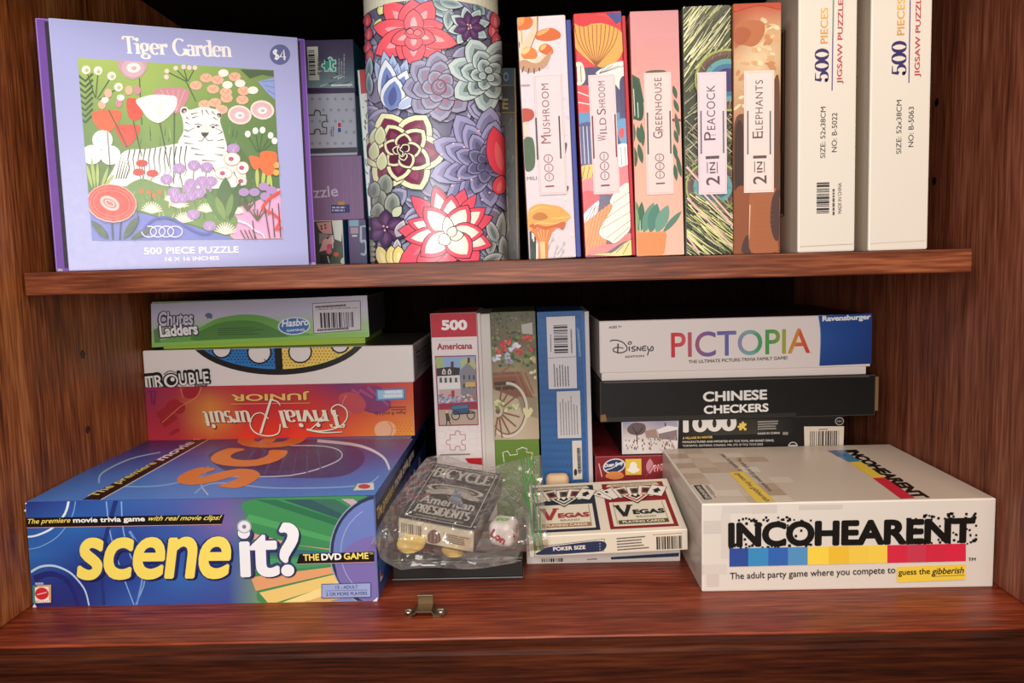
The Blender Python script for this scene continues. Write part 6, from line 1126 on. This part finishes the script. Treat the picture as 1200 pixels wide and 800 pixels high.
GRID = [[(500, 536, .735), (520, 533, .735), (545, 541, .728), (572, 547, .718), (596, 541, .712), (612, 537, .710), (623, 535, .712), (634, 533, .714)],
        [(479, 562, .700), (508, 560, .692), (545, 560, .690), (575, 567, .684), (598, 568, .682), (616, 570, .692), (626, 568, .694), (636, 565, .697)],
        [(456, 595, .650), (480, 599, .634), (520, 602, .634), (557, 611, .620), (592, 594, .640), (621, 600, .664), (631, 603, .664), (639, 600, .668)],
        [(436, 634, .607), (462, 632, .616), (500, 636, .614), (550, 641, .612), (590, 624, .632), (625, 629, .644), (633, 628, .645), (641, 626, .646)],
        [(437, 639, .609), (464, 647, .626), (505, 652, .632), (556, 649, .626), (598, 647, .636), (628, 645, .645), (636, 644, .646), (643, 641, .647)]]
P3 = [[at_y(*q) for q in row] for row in GRID]
def cr1(p, t):
    n = len(p)-1; i = min(int(t*n), n-1); f = t*n-i; a, b, c, d = p[max(i-1, 0)], p[i], p[i+1], p[min(i+2, n)]
    return (b*2+(c-a)*f+(a*2-b*5+c*4-d)*f*f+(b*3-a-c*3+d)*f**3)*.5
NU, NV = 84, 62
FOLDS = [((0, .75), (.33, .48)), ((0, .76), (.36, .74)), ((.02, .72), (.22, .3)), ((.28, 0), (.52, .42)), ((.74, 0), (.6, .5)), ((.44, 1), (.3, .68)), ((.54, 1), (.58, .72)), ((.86, .15), (.68, .95)), ((.1, .2), (.4, .12)), ((.62, .3), (.4, .55)), ((.2, .98), (.12, .6)), ((.7, .6), (.8, 1)), ((.5, .05), (.66, .3)), ((.33, .5), (.5, .9))]
def fold(u, v):
    h = 0
    for (a, b), (c, d) in FOLDS:
        L2 = (c-a)**2+(d-b)**2; t_ = max(0, min(1, ((u-a)*(c-a)+(v-b)*(d-b))/L2)); q = math.hypot(u-a-(c-a)*t_, (v-b-(d-b)*t_)); h = max(h, (1-q/.045)*(1-.6*t_))
    return max(h, 0)
def sheet(m, fn):
    g = [[fn(i/NU, j/NV) for i in range(NU+1)] for j in range(NV+1)]
    for j in range(NV):
        for i in range(NU):
            a, b, c, d = g[j][i], g[j][i+1], g[j+1][i+1], g[j+1][i]
            for T in (((a, b, c), (a, c, d)) if (i*7+j*3) % 2 else ((a, b, d), (b, c, d))): m.poly(T, '#ddd', False)
def top(u, v):
    p = cr1([cr1(row, u) for row in P3], v); e = min(u, 1-u, v, 1-v)*8; e = min(e, 1)
    n = abs(noise.noise(p*38))+.55*abs(noise.noise(p*90+Vector((3, 1, 7)))); d = (CAM-p).normalized()
    return p+d*(.0058*(1-n*1.5)*e+random.Random(int(u*997)*31+int(v*991)).uniform(0, .00015)*e+.0050*fold(u, v)*e)+Vector((0, 0, .0012*noise.noise(p*60)))*e
def bot(u, v):
    L_, Rr, T, Bm = cr1([r_[0] for r_ in P3], v), cr1([r_[-1] for r_ in P3], v), cr1(P3[0], u), cr1(P3[-1], u)
    c = L_*(1-u)+Rr*u+T*(1-v)+Bm*v-(P3[0][0]*(1-u)*(1-v)+P3[0][-1]*u*(1-v)+P3[-1][0]*(1-u)*v+P3[-1][-1]*u*v)
    e = min(min(u, 1-u, v, 1-v)*6, 1); z = c.z*(1-e)+max(.0205, c.z-.05)*e if u < .62 else c.z
    return Vector((c.x, c.y+.012*e*(1-v), max(z, .0205) if e > .3 else c.z))
t = thing('zip_bag', (P3[4][3].x, P3[4][3].y, .0195), 'crumpled clear plastic zip bag with green seal, holding cards, a die and tokens', 'bag')
m = MB(); sheet(m, top); sheet(m, bot); bag = m.build('bag_film', POLY, t)
bag.data.materials[0] = POLY
GRN = plain('green_zip_plastic', '#3f8a3c', .35)
for k, cu in enumerate((.715, .80, .872)):
    m = MB(); n = 30
    for s_ in ((0,) if k != 1 else (0, .011)):
        pts = [cr1([cr1(row, cu+s_) for row in P3], j/n) for j in range(n+1)]
        rad = (.0011, .0006, .0005)[k]; b = None; prev = None
        for j, p in enumerate(pts):
            d = (CAM-p).normalized(); p = p+d*.0018; tg = (pts[min(j+1, n)]-pts[max(j-1, 0)]).normalized(); s1 = tg.cross(d).normalized()
            ringp = [p+s1*(rad*math.cos(R(a)))+d*(rad*math.sin(R(a))) for a in range(0, 360, 60)]
            if prev: 
                for q in range(6): m.poly([prev[q], prev[(q+1) % 6], ringp[(q+1) % 6], ringp[q]], '#3a3', True)
            prev = ringp
    m.build('zip_strip', GRN, t)
